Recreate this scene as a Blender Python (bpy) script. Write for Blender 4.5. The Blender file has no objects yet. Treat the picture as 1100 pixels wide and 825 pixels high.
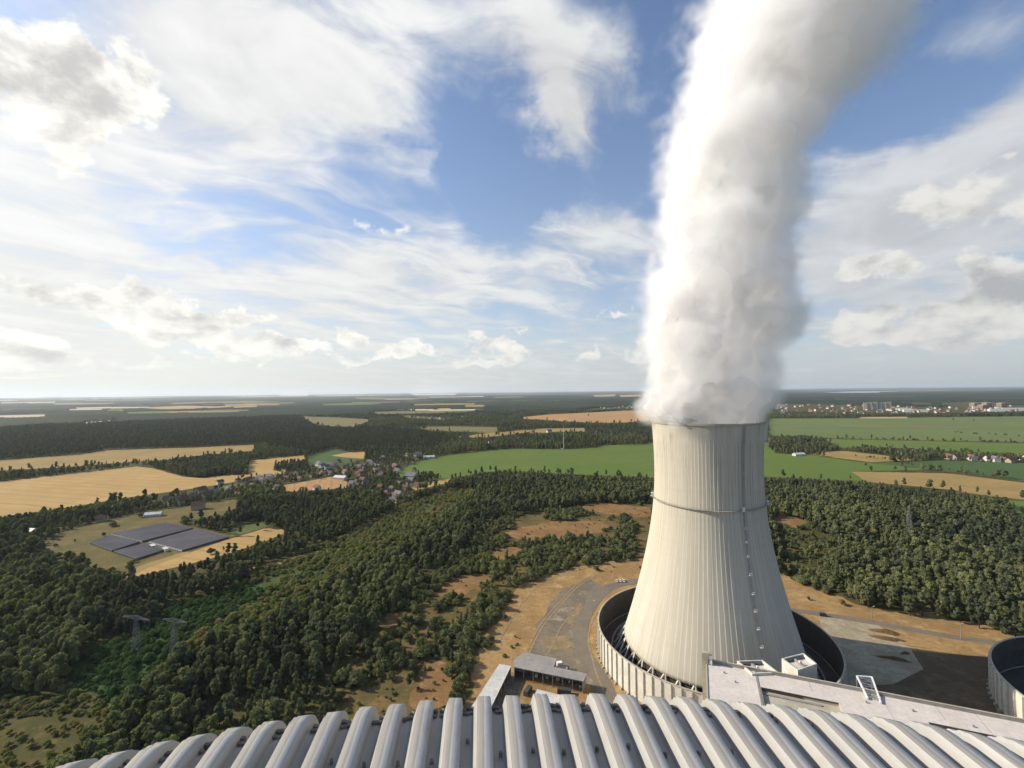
import bpy, math, random
import numpy as np
from mathutils import Vector, Matrix
rnd = random.Random(7)
RS = np.random.RandomState(11)
S = bpy.context.scene
C = S.collection
R = math.radians

# ------------------------------------------------------------------ camera, world, sun, exposure
FOC = 494.0                      # focal length in photo pixels (photo is 1100 wide)
ROLL = math.atan(12.5/1100)
Y0 = 420.6                       # horizon row at the middle column
PITCH = math.atan((Y0-412.5)/FOC)
HC = 161.0                       # camera height above the ground, metres
cam = bpy.data.cameras.new('camera'); camo = bpy.data.objects.new('camera', cam); C.objects.link(camo)
cam.sensor_width = 36; cam.lens = 36*FOC/1100; cam.clip_start = .1; cam.clip_end = 200000
camo.matrix_world = Matrix.Translation((0, 0, HC)) @ Matrix.Rotation(R(90)+PITCH, 4, 'X') @ Matrix.Rotation(-ROLL, 4, 'Z')
S.camera = camo
SUN_EL = R(31)
SUN_DIR = Vector((-0.976, 0.216, 0)).normalized()*math.cos(SUN_EL) + Vector((0, 0, math.sin(SUN_EL)))
sun = bpy.data.lights.new('sun', 'SUN'); suno = bpy.data.objects.new('sun', sun); C.objects.link(suno)
sun.energy = 5.0; sun.angle = R(.53); sun.color = (1, .895, .745)
suno.rotation_euler = SUN_DIR.to_track_quat('Z', 'Y').to_euler(); suno.location = (-300, 0, 600)
S.view_settings.view_transform = 'Standard'; S.view_settings.look = 'None'
S.view_settings.exposure = 0.28; S.view_settings.gamma = 1; S.view_settings.use_curve_mapping = False
SKY_STRENGTH = 0.125
S.render.engine = 'CYCLES'
cy = S.cycles
cy.max_bounces = 14; cy.diffuse_bounces = 7; cy.glossy_bounces = 2; cy.transmission_bounces = 8; cy.transparent_max_bounces = 8
cy.volume_bounces = 10; cy.volume_step_rate = 1.0; cy.volume_max_steps = 256
cy.use_denoising = True
try: cy.denoiser = 'OPENIMAGEDENOISE'
except Exception: pass
cy.caustics_reflective = False; cy.caustics_refractive = False

def ray(px, py):
    x = px-550.0; y = -(py-412.5); c, s = math.cos(ROLL), math.sin(ROLL)
    xr = c*x+s*y; yr = -s*x+c*y; cp, sp = math.cos(PITCH), math.sin(PITCH)
    return (xr, FOC*cp-yr*sp, FOC*sp+yr*cp)
def G(px, py, h=0.0):
    """the point of the plane at height h that the photo shows at a pixel"""
    d = ray(px, py); t = (h-HC)/d[2]
    return (d[0]*t, d[1]*t)
def project(X, Y, Z):
    X = np.asarray(X, float); Y = np.asarray(Y, float); Z = np.asarray(Z, float)-HC
    cp, sp = math.cos(PITCH), math.sin(PITCH)
    dz = Y*cp+Z*sp; up = -Y*sp+Z*cp
    xr = X/dz*FOC; yr = up/dz*FOC
    c, s = math.cos(ROLL), math.sin(ROLL)
    return 550+(c*xr-s*yr), 412.5-(s*xr+c*yr)
def inpoly(x, y, poly):
    x = np.asarray(x); y = np.asarray(y); r = np.zeros(x.shape, bool); n = len(poly); j = n-1
    for i in range(n):
        xi, yi = poly[i]; xj, yj = poly[j]
        k = ((yi > y) != (yj > y))
        if yi != yj: r ^= k & (x < (xj-xi)*(y-yi)/(yj-yi)+xi)
        j = i
    return r

# ---------------------------------------------------------------- node helpers
class NT:
    def __init__(s, tree): s.t = tree; s.n = tree.nodes; s.l = tree.links
    def new(s, typ, **kw):
        n = s.n.new(typ)
        for k, v in kw.items(): setattr(n, k, v)
        return n
    def put(s, sock, v):
        if isinstance(v, bpy.types.NodeSocket): s.l.new(v, sock)
        elif isinstance(v, (tuple, list)) and sock.type == 'RGBA' and len(v) == 3: sock.default_value = (*v, 1)
        else: sock.default_value = v
    def m(s, op, a, b=None, c=None, clamp=False):
        n = s.new('ShaderNodeMath', operation=op, use_clamp=clamp)
        for i, v in enumerate((a, b, c)):
            if v is not None: s.put(n.inputs[i], v)
        return n.outputs[0]
    def vm(s, op, a, b=None):
        n = s.new('ShaderNodeVectorMath', operation=op); s.put(n.inputs[0], a)
        if b is not None: s.put(n.inputs[1] if op != 'SCALE' else n.inputs['Scale'], b)
        return n.outputs[1] if op in ('DOT_PRODUCT', 'LENGTH', 'DISTANCE') else n.outputs[0]
    def mix(s, f, a, b, blend='MIX'):
        n = s.new('ShaderNodeMix', data_type='RGBA', blend_type=blend)
        s.put(n.inputs[0], f); s.put(n.inputs[6], a); s.put(n.inputs[7], b); return n.outputs[2]
    def ss(s, x, a, b, lo=0., hi=1.):
        n = s.new('ShaderNodeMapRange', interpolation_type='SMOOTHSTEP')
        for i, v in enumerate((x, a, b, lo, hi)): s.put(n.inputs[i], v)
        return n.outputs[0]
    def noise(s, vec, scale, detail=4, rough=.55, dist=0., dim='3D'):
        n = s.new('ShaderNodeTexNoise', noise_dimensions=dim)
        if vec is not None: s.put(n.inputs['Vector'], vec)
        n.inputs['Scale'].default_value = scale; n.inputs['Detail'].default_value = detail
        n.inputs['Roughness'].default_value = rough; n.inputs['Distortion'].default_value = dist
        return n.outputs['Fac']
    def ramp(s, f, stops):
        n = s.new('ShaderNodeValToRGB'); s.put(n.inputs[0], f); e = n.color_ramp.elements
        while len(e) < len(stops): e.new(.5)
        for i, (p, c) in enumerate(stops): e[i].position = p; e[i].color = (*c, 1)
        return n.outputs[0]
    def xyz(s, v):
        n = s.new('ShaderNodeSeparateXYZ'); s.put(n.inputs[0], v); return n.outputs
    def vec(s, x, y, z):
        n = s.new('ShaderNodeCombineXYZ')
        for i, v in enumerate((x, y, z)): s.put(n.inputs[i], v)
        return n.outputs[0]

def new_mat(name):
    m = bpy.data.materials.new(name); m.use_nodes = True; m.node_tree.nodes.clear()
    t = NT(m.node_tree); out = t.new('ShaderNodeOutputMaterial'); return m, t, out
def finish(t, out, col, rough=.85, bump=None, bstr=.3, bdist=.1, metal=0., spec=.3):
    b = t.new('ShaderNodeBsdfPrincipled'); t.put(b.inputs['Base Color'], col); t.put(b.inputs['Roughness'], rough)
    b.inputs['Metallic'].default_value = metal; b.inputs['Specular IOR Level'].default_value = spec
    if bump is not None:
        bn = t.new('ShaderNodeBump'); bn.inputs['Strength'].default_value = bstr; bn.inputs['Distance'].default_value = bdist
        t.put(bn.inputs['Height'], bump); t.l.new(bn.outputs[0], b.inputs['Normal'])
    t.l.new(b.outputs[0], out.inputs[0])
def plain(name, c1, c2=None, scale=.5, rough=.8, metal=0., detail=4, lo=.35, hi=.65, fine=None, spec=.3):
    """a base colour worn towards a second one in noise patches"""
    m, t, out = new_mat(name); P = t.new('ShaderNodeTexCoord').outputs['Object']
    c2 = c2 or tuple(x*.8 for x in c1)
    f = t.ss(t.noise(P, scale, detail, .6), lo, hi); col = t.mix(f, c1, c2)
    if fine:
        g = t.noise(P, fine, 3, .6); col = t.mix(t.ss(g, .3, .75, 0, .45), col, tuple(x*.6 for x in c1))
    finish(t, out, col, rough, metal=metal, spec=spec); return m

# ---------------------------------------------------------------- sky
world = bpy.data.worlds.new('World'); S.world = world; world.use_nodes = True
def build_sky():
    t = NT(world.node_tree); t.n.clear()
    out = t.new('ShaderNodeOutputWorld'); bg = t.new('ShaderNodeBackground')
    sky = t.new('ShaderNodeTexSky', sky_type='NISHITA', sun_disc=False)
    sky.sun_elevation = SUN_EL; sky.sun_rotation = math.atan2(SUN_DIR.x, SUN_DIR.y)
    sky.altitude = 160; sky.air_density = 1.0; sky.dust_density = 1.2; sky.ozone_density = 2.5
    d = t.vm('NORMALIZE', t.new('ShaderNodeTexCoord').outputs['Generated'])
    x, y, z = t.xyz(d)
    az = t.m('MULTIPLY', t.m('ARCTAN2', x, y), 180/math.pi)
    el = t.m('MULTIPLY', t.m('ARCSINE', z), 180/math.pi)
    # two cloud sheets seen in perspective
    zz = t.m('ADD', t.m('MAXIMUM', z, 0.0), .10)
    hi = t.vec(t.m('DIVIDE', x, zz), t.m('DIVIDE', y, zz), 0.)
    warp = t.noise(hi, 1.1, 3, .5)
    def azel(px, py):
        r = Vector(ray(px, py)).normalized(); return math.degrees(math.atan2(r.x, r.y)), math.degrees(math.asin(r.z))
    # ragged edges: the bank masks are looked up in a warped direction
    wn = t.new('ShaderNodeTexNoise'); t.put(wn.inputs['Vector'], d); wn.inputs['Scale'].default_value = 7; wn.inputs['Detail'].default_value = 5; wn.inputs['Roughness'].default_value = .6
    wr, wg, wb = t.new('ShaderNodeSeparateColor'), None, None
    t.l.new(wn.outputs['Color'], wr.inputs[0])
    azw = t.m('ADD', az, t.m('MULTIPLY', t.m('SUBTRACT', wr.outputs[0], .5), 14))
    elw = t.m('ADD', el, t.m('MULTIPLY', t.m('SUBTRACT', wr.outputs[1], .5), 9))
    def bank(p, q, w, A, E):
        """soft bank of cloud about the arc between two directions, w degrees to each side"""
        a0, e0 = azel(*p); a1, e1 = azel(*q); dx, dy = a1-a0, e1-e0; L = math.hypot(dx, dy); dx /= L; dy /= L
        u = t.m('SUBTRACT', A, (a0+a1)/2); v = t.m('SUBTRACT', E, (e0+e1)/2)
        al = t.m('DIVIDE', t.m('ADD', t.m('MULTIPLY', u, dx), t.m('MULTIPLY', v, dy)), L*.62)
        ac = t.m('DIVIDE', t.m('SUBTRACT', t.m('MULTIPLY', v, dx), t.m('MULTIPLY', u, dy)), w)
        r2 = t.m('ADD', t.m('POWER', t.m('ABSOLUTE', al), 3.), t.m('MULTIPLY', ac, ac))
        return t.m('EXPONENT', t.m('MULTIPLY', r2, -1.0))
    def total(items):
        s_ = None
        for it in items:
            g = t.m('MULTIPLY', bank(it[0], it[1], it[2], azw, elw), it[3])
            s_ = g if s_ is None else t.m('ADD', s_, g)
        return s_
    # high thin cloud
    cir = total([((140, 10), (420, 110), 8, 1.0), ((330, 60), (455, 190), 4.2, .9), ((-60, 120), (330, 190), 9, .55),
                 ((-80, 260), (420, 300), 9, .95), ((350, 300), (700, 280), 5, 1.05), ((560, 250), (700, 240), 3, .8),
                 ((555, 20), (690, 120), 5, 1.35), ((575, 60), (625, 180), 3.4, 1.25), ((390, 0), (540, 40), 5, .75), ((60, 60), (300, 20), 9, .7),
                 ((860, 285), (1130, 110), 6.5, 1.35), ((900, 260), (1180, 210), 8, 1.2), ((850, 310), (1150, 330), 4, .35),
                 ((930, 60), (1080, 10), 2.2, .35), ((0, 370), (1100, 385), 6.5, .75), ((-300, 300), (100, 330), 16, .8), ((395, 150), (590, 225), 4.0, -.62), ((900, 70), (1010, 130), 4, -.6), ((690, 60), (720, 190), 4, -.5), ((100, 230), (330, 265), 3, -.35)])
    # wisps combed along the wind
    a = R(38)
    hu = t.m('ADD', t.m('MULTIPLY', t.m('DIVIDE', x, zz), math.cos(a)), t.m('MULTIPLY', t.m('DIVIDE', y, zz), math.sin(a)))
    hv = t.m('SUBTRACT', t.m('MULTIPLY', t.m('DIVIDE', y, zz), math.cos(a)), t.m('MULTIPLY', t.m('DIVIDE', x, zz), math.sin(a)))
    comb = t.vec(t.m('ADD', t.m('MULTIPLY', hu, 1.1), t.m('MULTIPLY', warp, 1.6)), t.m('ADD', t.m('MULTIPLY', hv, 2.1), t.m('MULTIPLY', warp, 2.2)), 0.)
    n1 = t.noise(comb, 1.15, 6, .56, .5)
    n2 = t.noise(hi, 2.4, 7, .58, .3)
    nn = t.m('ADD', t.m('MULTIPLY', n1, .62), t.m('MULTIPLY', n2, .38))
    ca = t.ss(t.m('ADD', t.m('MULTIPLY', cir, .8), t.m('MULTIPLY', t.m('SUBTRACT', nn, .5), 4.6)), .06, 1.35)
    ca = t.m('MULTIPLY', ca, t.ss(cir, .02, .30))
    # low heaped cloud
    cum = total([((-20, 75), (95, 120), 5.5, 1.15), ((60, 85), (170, 105), 2.6, .9), ((30, 316), (175, 322), 1.5, 1.05), ((150, 350), (255, 352), 1.6, .95), ((200, 335), (300, 340), 1.1, .8),
                 ((-60, 372), (70, 378), 1.9, .9), ((350, 357), (400, 355), 1.4, .85), ((375, 379), (440, 378), .9, .95), ((360, 250), (430, 244), 2.4, .42),
                 ((505, 364), (575, 370), 1.1, .8), ((555, 350), (580, 352), .7, .7), ((620, 383), (650, 382), .8, .7), ((465, 373), (480, 373), .6, .7),
                 ((640, 342), (680, 342), .8, .7), ((895, 288), (985, 282), 1.6, 1.05), ((985, 335), (1130, 308), 2.2, 1.15), ((1060, 300), (1150, 300), 2.2, .8),
                 ((900, 342), (955, 338), 1.2, .8), ((880, 365), (1000, 365), 1.2, .75), ((960, 205), (1080, 165), 3.0, .55), ((1030, 225), (1130, 215), 3.0, .6),
                 ((240, 372), (330, 372), 1.1, .7), ((420, 368), (470, 366), .8, .6), ((280, 372), (340, 370), 1.2, .8), ((700, 366), (730, 368), 1.0, .7), ((490, 381), (560, 384), .8, .8), ((100, 385), (330, 390), 1.0, .6), ((1000, 350), (1120, 362), 1.4, .7), ((680, 378), (720, 380), 1.2, .6)])
    cs = t.vec(az, t.m('MULTIPLY', el, 1.5), 0.)
    n3 = t.noise(cs, .22, 7, .58, .2)
    cf = t.m('ADD', cum, t.m('MULTIPLY', t.m('SUBTRACT', n3, .5), 1.9))
    cua = t.ss(cf, .40, .74)
    cua = t.m('MULTIPLY', cua, t.ss(cum, .05, .28))
    # underside: density looked up a little higher, towards the sun side
    n3b = t.noise(t.vec(t.m('SUBTRACT', az, .8), t.m('MULTIPLY', t.m('ADD', el, 1.3), 1.5), 0.), .22, 5, .58, .2)
    shade = t.ss(t.m('ADD', t.m('SUBTRACT', n3b, n3), t.m('MULTIPLY', t.m('SUBTRACT', cf, .6), .22)), -.10, .30)
    # brighter towards the sun
    sd = t.vm('DOT_PRODUCT', d, tuple(SUN_DIR))
    glow = t.ss(sd, -.6, 1.0, 0., 1.)
    nsky = t.vm('MULTIPLY', t.vm('SCALE', sky.outputs[0], SKY_STRENGTH), (.92, .99, 1.07))
    cirrus_c = t.mix(glow, (.55, .56, .58), (.80, .79, .755)); cirrus_c = t.vm('SCALE', cirrus_c, t.ss(nn, .34, .66, .80, 1.12))
    lit = t.mix(glow, (.66, .65, .62), (.95, .93, .86)); low = t.mix(glow, (.36, .37, .38), (.52, .51, .49))
    cumc = t.mix(shade, lit, low)
    # thick air low over the land
    hz = t.m('EXPONENT', t.m('MULTIPLY', t.m('MAXIMUM', el, 0.), -.085))
    hz = t.m('MULTIPLY', hz, .80)
    hazec = t.mix(glow, (.44, .46, .475), (.68, .67, .63))
    col = t.mix(t.m('MULTIPLY', ca, .90), nsky, cirrus_c)
    col = t.mix(hz, col, hazec)
    col = t.mix(t.m('MULTIPLY', cua, t.ss(el, .3, 5., .25, .95)), col, cumc)
    t.put(bg.inputs[0], col); bg.inputs[1].default_value = 1.0
    t.l.new(bg.outputs[0], out.inputs[0])
build_sky()

# ---------------------------------------------------------------- mesh helpers
def tag(o, label=None, cat=None, group=None, kind=None):
    if label: o['label'] = label
    if cat: o['category'] = cat
    if group: o['group'] = group
    if kind: o['kind'] = kind
    return o
def empty(name, loc=(0, 0, 0), rz=0, label=None, cat=None, group=None):
    o = bpy.data.objects.new(name, None); C.objects.link(o); o.location = loc; o.rotation_euler = (0, 0, rz); o.empty_display_size = 1
    return tag(o, label, cat, group)
def link(name, me, m=None, parent=None, loc=None):
    o = bpy.data.objects.new(name, me); C.objects.link(o)
    if m is not None:
        for k in (m if isinstance(m, (list, tuple)) else [m]): me.materials.append(k)
    if parent is not None: o.parent = parent
    if loc is not None: o.location = loc
    return o
class MB:
    def __init__(s): s.v = []; s.f = []
    def add(s, vs, fs):
        k = len(s.v); s.v += [tuple(p) for p in vs]; s.f += [tuple(i+k for i in q) for q in fs]; return s
    def box(s, x0, y0, z0, x1, y1, z1, rz=0., o=(0, 0)):
        c, n = math.cos(rz), math.sin(rz)
        vs = [(o[0]+x*c-y*n, o[1]+x*n+y*c, z) for z in (z0, z1) for x, y in ((x0, y0), (x1, y0), (x1, y1), (x0, y1))]
        return s.add(vs, [(3, 2, 1, 0), (4, 5, 6, 7), (0, 1, 5, 4), (1, 2, 6, 5), (2, 3, 7, 6), (3, 0, 4, 7)])
    def prism(s, poly, z0, z1):
        n = len(poly); a = sum(poly[i][0]*poly[(i+1) % n][1]-poly[(i+1) % n][0]*poly[i][1] for i in range(n))
        if a < 0: poly = poly[::-1]
        h = z1 if isinstance(z1, (list, tuple)) else [z1]*n
        if a < 0 and isinstance(z1, (list, tuple)): h = list(z1)[::-1]
        vs = [(x, y, z0) for x, y in poly]+[(p[0], p[1], h[i]) for i, p in enumerate(poly)]
        return s.add(vs, [tuple(range(n))[::-1], tuple(range(n, 2*n))]+[(i, (i+1) % n, n+(i+1) % n, n+i) for i in range(n)])
    def bar(s, p, q, w, w2=None):
        p, q = Vector(p), Vector(q); d = (q-p).normalized(); u = d.cross(Vector((0, 0, 1)))
        if u.length < 1e-3: u = Vector((1, 0, 0))
        u.normalize(); v = d.cross(u); a = w/2; b = (w2 or w)/2
        vs = [p+u*sx*a+v*sy*a for sx, sy in ((-1, -1), (1, -1), (1, 1), (-1, 1))]+[q+u*sx*b+v*sy*b for sx, sy in ((-1, -1), (1, -1), (1, 1), (-1, 1))]
        return s.add(vs, [(3, 2, 1, 0), (4, 5, 6, 7), (0, 1, 5, 4), (1, 2, 6, 5), (2, 3, 7, 6), (3, 0, 4, 7)])
    def me(s, name):
        me = bpy.data.meshes.new(name); me.from_pydata(s.v, [], s.f); me.update(); return me
    def build(s, name, m, parent=None, loc=None): return link(name, s.me(name), m, parent, loc)
def np_mesh(name, V, F, smooth=False):
    """quads or triangles from arrays"""
    me = bpy.data.meshes.new(name); V = np.asarray(V, np.float32); F = np.asarray(F, np.int32)
    me.vertices.add(len(V)); me.vertices.foreach_set('co', V.ravel())
    k = F.shape[1]; me.loops.add(F.size); me.loops.foreach_set('vertex_index', F.ravel())
    me.polygons.add(len(F)); me.polygons.foreach_set('loop_start', np.arange(0, F.size, k, dtype=np.int32))
    me.polygons.foreach_set('loop_total', np.full(len(F), k, np.int32))
    if smooth: me.polygons.foreach_set('use_smooth', np.ones(len(F), bool))
    me.update(calc_edges=True); me.validate(); return me
def copy_tree(o, parent=None):
    c = o.copy(); C.objects.link(c)
    if parent is not None: c.parent = parent
    for ch in o.children: copy_tree(ch, c)
    return c

# ================================================================ THE LAND
M = {}
def field_mat(name, c1, c2, c3=None, row=0., ang=0., scale=.02, contrast=.5):
    """crop or meadow: broad patches, fine mottling and, where row > 0, tractor lines row metres apart"""
    m, t, out = new_mat(name); P = t.new('ShaderNodeTexCoord').outputs['Object']
    f = t.ss(t.noise(P, scale, 5, .6), .35, .65); col = t.mix(f, c1, c2)
    g = t.noise(P, scale*9, 4, .65); col = t.mix(t.ss(g, .45, .7, 0, .55), col, c3 or tuple(v*.75 for v in c1))
    if row:
        x, y, z = t.xyz(P)
        w = t.m('ADD', t.m('MULTIPLY', x, math.cos(ang)), t.m('MULTIPLY', y, math.sin(ang)))
        w = t.m('ADD', w, t.m('MULTIPLY', t.noise(P, .01, 2), row*.8))
        s_ = t.m('SINE', t.m('MULTIPLY', w, 2*math.pi/row)); col = t.mix(t.ss(s_, .55, .95, 0, contrast), col, tuple(v*.72 for v in c2))
        s2 = t.noise(t.vec(t.m('MULTIPLY', w, .12), 0., 0.), 1., 3, .6); col = t.mix(t.ss(s2, .4, .7, 0, .35), col, tuple(min(1, v*1.15) for v in c1))
    finish(t, out, col, .95, spec=.1); return m
M['wheat'] = field_mat('wheat', (.44, .295, .115), (.375, .24, .088), (.31, .205, .08), 24, R(75), .006, .4)
M['stubble'] = field_mat('stubble', (.42, .255, .115), (.35, .205, .09), (.28, .175, .08), 20, R(20), .006, .35)
M['tan'] = field_mat('dry_meadow', (.34, .225, .085), (.26, .19, .07), (.19, .16, .06), 0, 0, .012)
M['olive'] = field_mat('olive_meadow', (.125, .145, .045), (.10, .12, .037), (.075, .09, .03), 0, 0, .014)
M['green'] = field_mat('green_crop', (.10, .15, .030), (.12, .168, .036), (.08, .125, .025), 30, R(84), .004, .35)
M['pale_green'] = field_mat('pale_crop', (.135, .168, .058), (.11, .148, .046), (.16, .178, .07), 40, R(80), .003, .3)
M['blue_green'] = field_mat('beet_crop', (.068, .112, .038), (.058, .10, .032), (.085, .12, .042), 30, R(78), .004, .3)
M['far_tan'] = field_mat('far_stubble', (.42, .30, .15), (.36, .26, .12), None, 0, 0, .002)
M['far_pale'] = field_mat('far_pale_stubble', (.55, .48, .36), (.46, .40, .28), None, 0, 0, .002)
M['far_olive'] = field_mat('far_meadow', (.20, .165, .07), (.16, .14, .055), None, 0, 0, .002)

def ground_mat():
    m, t, out = new_mat('woodland_floor'); P = t.new('ShaderNodeTexCoord').outputs['Object']
    f = t.ss(t.noise(P, .012, 6, .6), .38, .62); col = t.mix(f, (.055, .062, .022), (.10, .085, .034))
    g = t.ss(t.noise(P, .05, 5, .6), .55, .72); col = t.mix(g, col, (.16, .115, .045))
    h = t.ss(t.noise(P, .4, 4, .6), .4, .7, 0, .5); col = t.mix(h, col, (.035, .045, .016))
    finish(t, out, col, .95, spec=.05); return m
def sand_mat(name, a, b, c, d, s=.03):
    """dry grass over sand: straw, ochre, bare brown soil and tufts"""
    m, t, out = new_mat(name); P = t.new('ShaderNodeTexCoord').outputs['Object']
    col = t.mix(t.ss(t.noise(P, s, 6, .62, .3), .36, .62), a, b)
    col = t.mix(t.ss(t.noise(P, s*2.3, 6, .65, .5), .52, .70), col, c)
    col = t.mix(t.ss(t.noise(P, s*9, 5, .65), .50, .72, 0, .75), col, d)
    col = t.mix(t.ss(t.noise(t.vm('MULTIPLY', P, (1., 1.6, 1.)), s*4.5, 6, .7, 1.2), .50, .62, 0, .6), col, tuple(v*.62 for v in a))
    col = t.mix(t.ss(t.noise(P, s*3.1, 5, .65, .8), .58, .68, 0, .5), col, tuple(min(1, v*1.22) for v in a))
    # mowing and wheel lines
    w = t.new('ShaderNodeTexWave'); t.put(w.inputs['Vector'], P); w.inputs['Scale'].default_value = .09; w.inputs['Distortion'].default_value = 9; w.inputs['Detail'].default_value = 4; w.inputs['Detail Scale'].default_value = .7
    col = t.mix(t.ss(w.outputs['Fac'], .8, 1., 0, .3), col, b)
    finish(t, out, col, .97, spec=.05); return m
M['ground'] = ground_mat()
M['sand'] = sand_mat('dry_grass_sand', (.36, .232, .100), (.265, .165, .070), (.42, .29, .14), (.15, .108, .046))
M['clearing'] = sand_mat('clearing_soil', (.275, .16, .068), (.20, .115, .05), (.34, .215, .10), (.12, .09, .04), .045)
M['scrubland'] = sand_mat('scrub_grass', (.165, .115, .046), (.10, .085, .033), (.24, .145, .058), (.075, .072, .027), .035)
M['corridor'] = sand_mat('corridor_grass', (.085, .105, .034), (.06, .085, .026), (.13, .13, .045), (.045, .06, .02), .04)
M['young'] = sand_mat('young_growth', (.05, .095, .032), (.04, .075, .025), (.08, .11, .04), (.03, .05, .018), .05)
M['rough'] = sand_mat('rough_grass', (.115, .097, .038), (.075, .075, .028), (.18, .135, .055), (.05, .055, .02), .05)
M['pasture'] = sand_mat('pasture_grass', (.18, .138, .058), (.125, .11, .043), (.24, .175, .075), (.085, .082, .032), .025)
M['lot'] = sand_mat('gravel_lot', (.215, .178, .125), (.155, .13, .095), (.33, .27, .19), (.12, .10, .072), .035)
M['pit'] = sand_mat('pit_sand', (.30, .22, .12), (.20, .155, .085), (.38, .30, .18), (.12, .10, .055), .08)
M['slab'] = sand_mat('worn_concrete', (.37, .32, .22), (.28, .235, .155), (.44, .385, .28), (.24, .175, .09), .05)
M['asphalt'] = plain('asphalt', (.16, .135, .102), (.20, .165, .12), .08, .9, fine=1.2)
M['darkyard'] = sand_mat('shadow_ground', (.15, .11, .065), (.11, .083, .052), (.21, .15, .085), (.085, .07, .045), .03)  # sandy ground with the tower's shadow put into the colour

def build_ground():
    # inner square of small faces, outer ring of large ones, one sheet to the horizon
    e = [-90000, -30000, -12000, -6000]+list(range(-4000, 4001, 1000))+[6000, 12000, 30000, 90000]
    V = [(x, y, 0) for y in e for x in e]; n = len(e)
    F = [(j*n+i, j*n+i+1, j*n+n+i+1, j*n+n+i) for j in range(n-1) for i in range(n-1)]
    tag(link('ground', np_mesh('ground', V, F), M['ground']), kind='structure')
build_ground()
def sheet(name, poly, m, z=.02, world_pts=False, rough=0.):
    pts = poly if world_pts else [G(*p) for p in poly]
    # wander the long straight edges a little so that they look grown
    out = []
    for i, p in enumerate(pts):
        q = pts[(i+1) % len(pts)]; L = math.dist(p, q); k = max(1, min(60, int(L/(4. if rough else 22))))
        for j in range(k):
            f = j/k; w = (rnd.random()-.5)*min(3.0, L*.03)*(0 if j == 0 else 1)+(rough*(math.sin(p[0]+j*.9)+math.sin(q[1]+j*.37)*1.4+rnd.uniform(-1, 1))*math.sin(math.pi*f)**.5 if rough else 0)
            nx, ny = (-(q[1]-p[1])/L, (q[0]-p[0])/L) if L else (0, 0)
            out.append((p[0]+(q[0]-p[0])*f+nx*w, p[1]+(q[1]-p[1])*f+ny*w))
    import mathutils
    tri = mathutils.geometry.tessellate_polygon([[Vector((x, y, 0)) for x, y in out]])
    V = [(x, y, z) for x, y in out]
    F = []
    for a, b, c in tri:
        ar = (out[b][0]-out[a][0])*(out[c][1]-out[a][1])-(out[b][1]-out[a][1])*(out[c][0]-out[a][0])
        F.append((a, b, c) if ar > 0 else (a, c, b))
    return tag(link(name, np_mesh(name, V, F), m), kind='structure')
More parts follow.
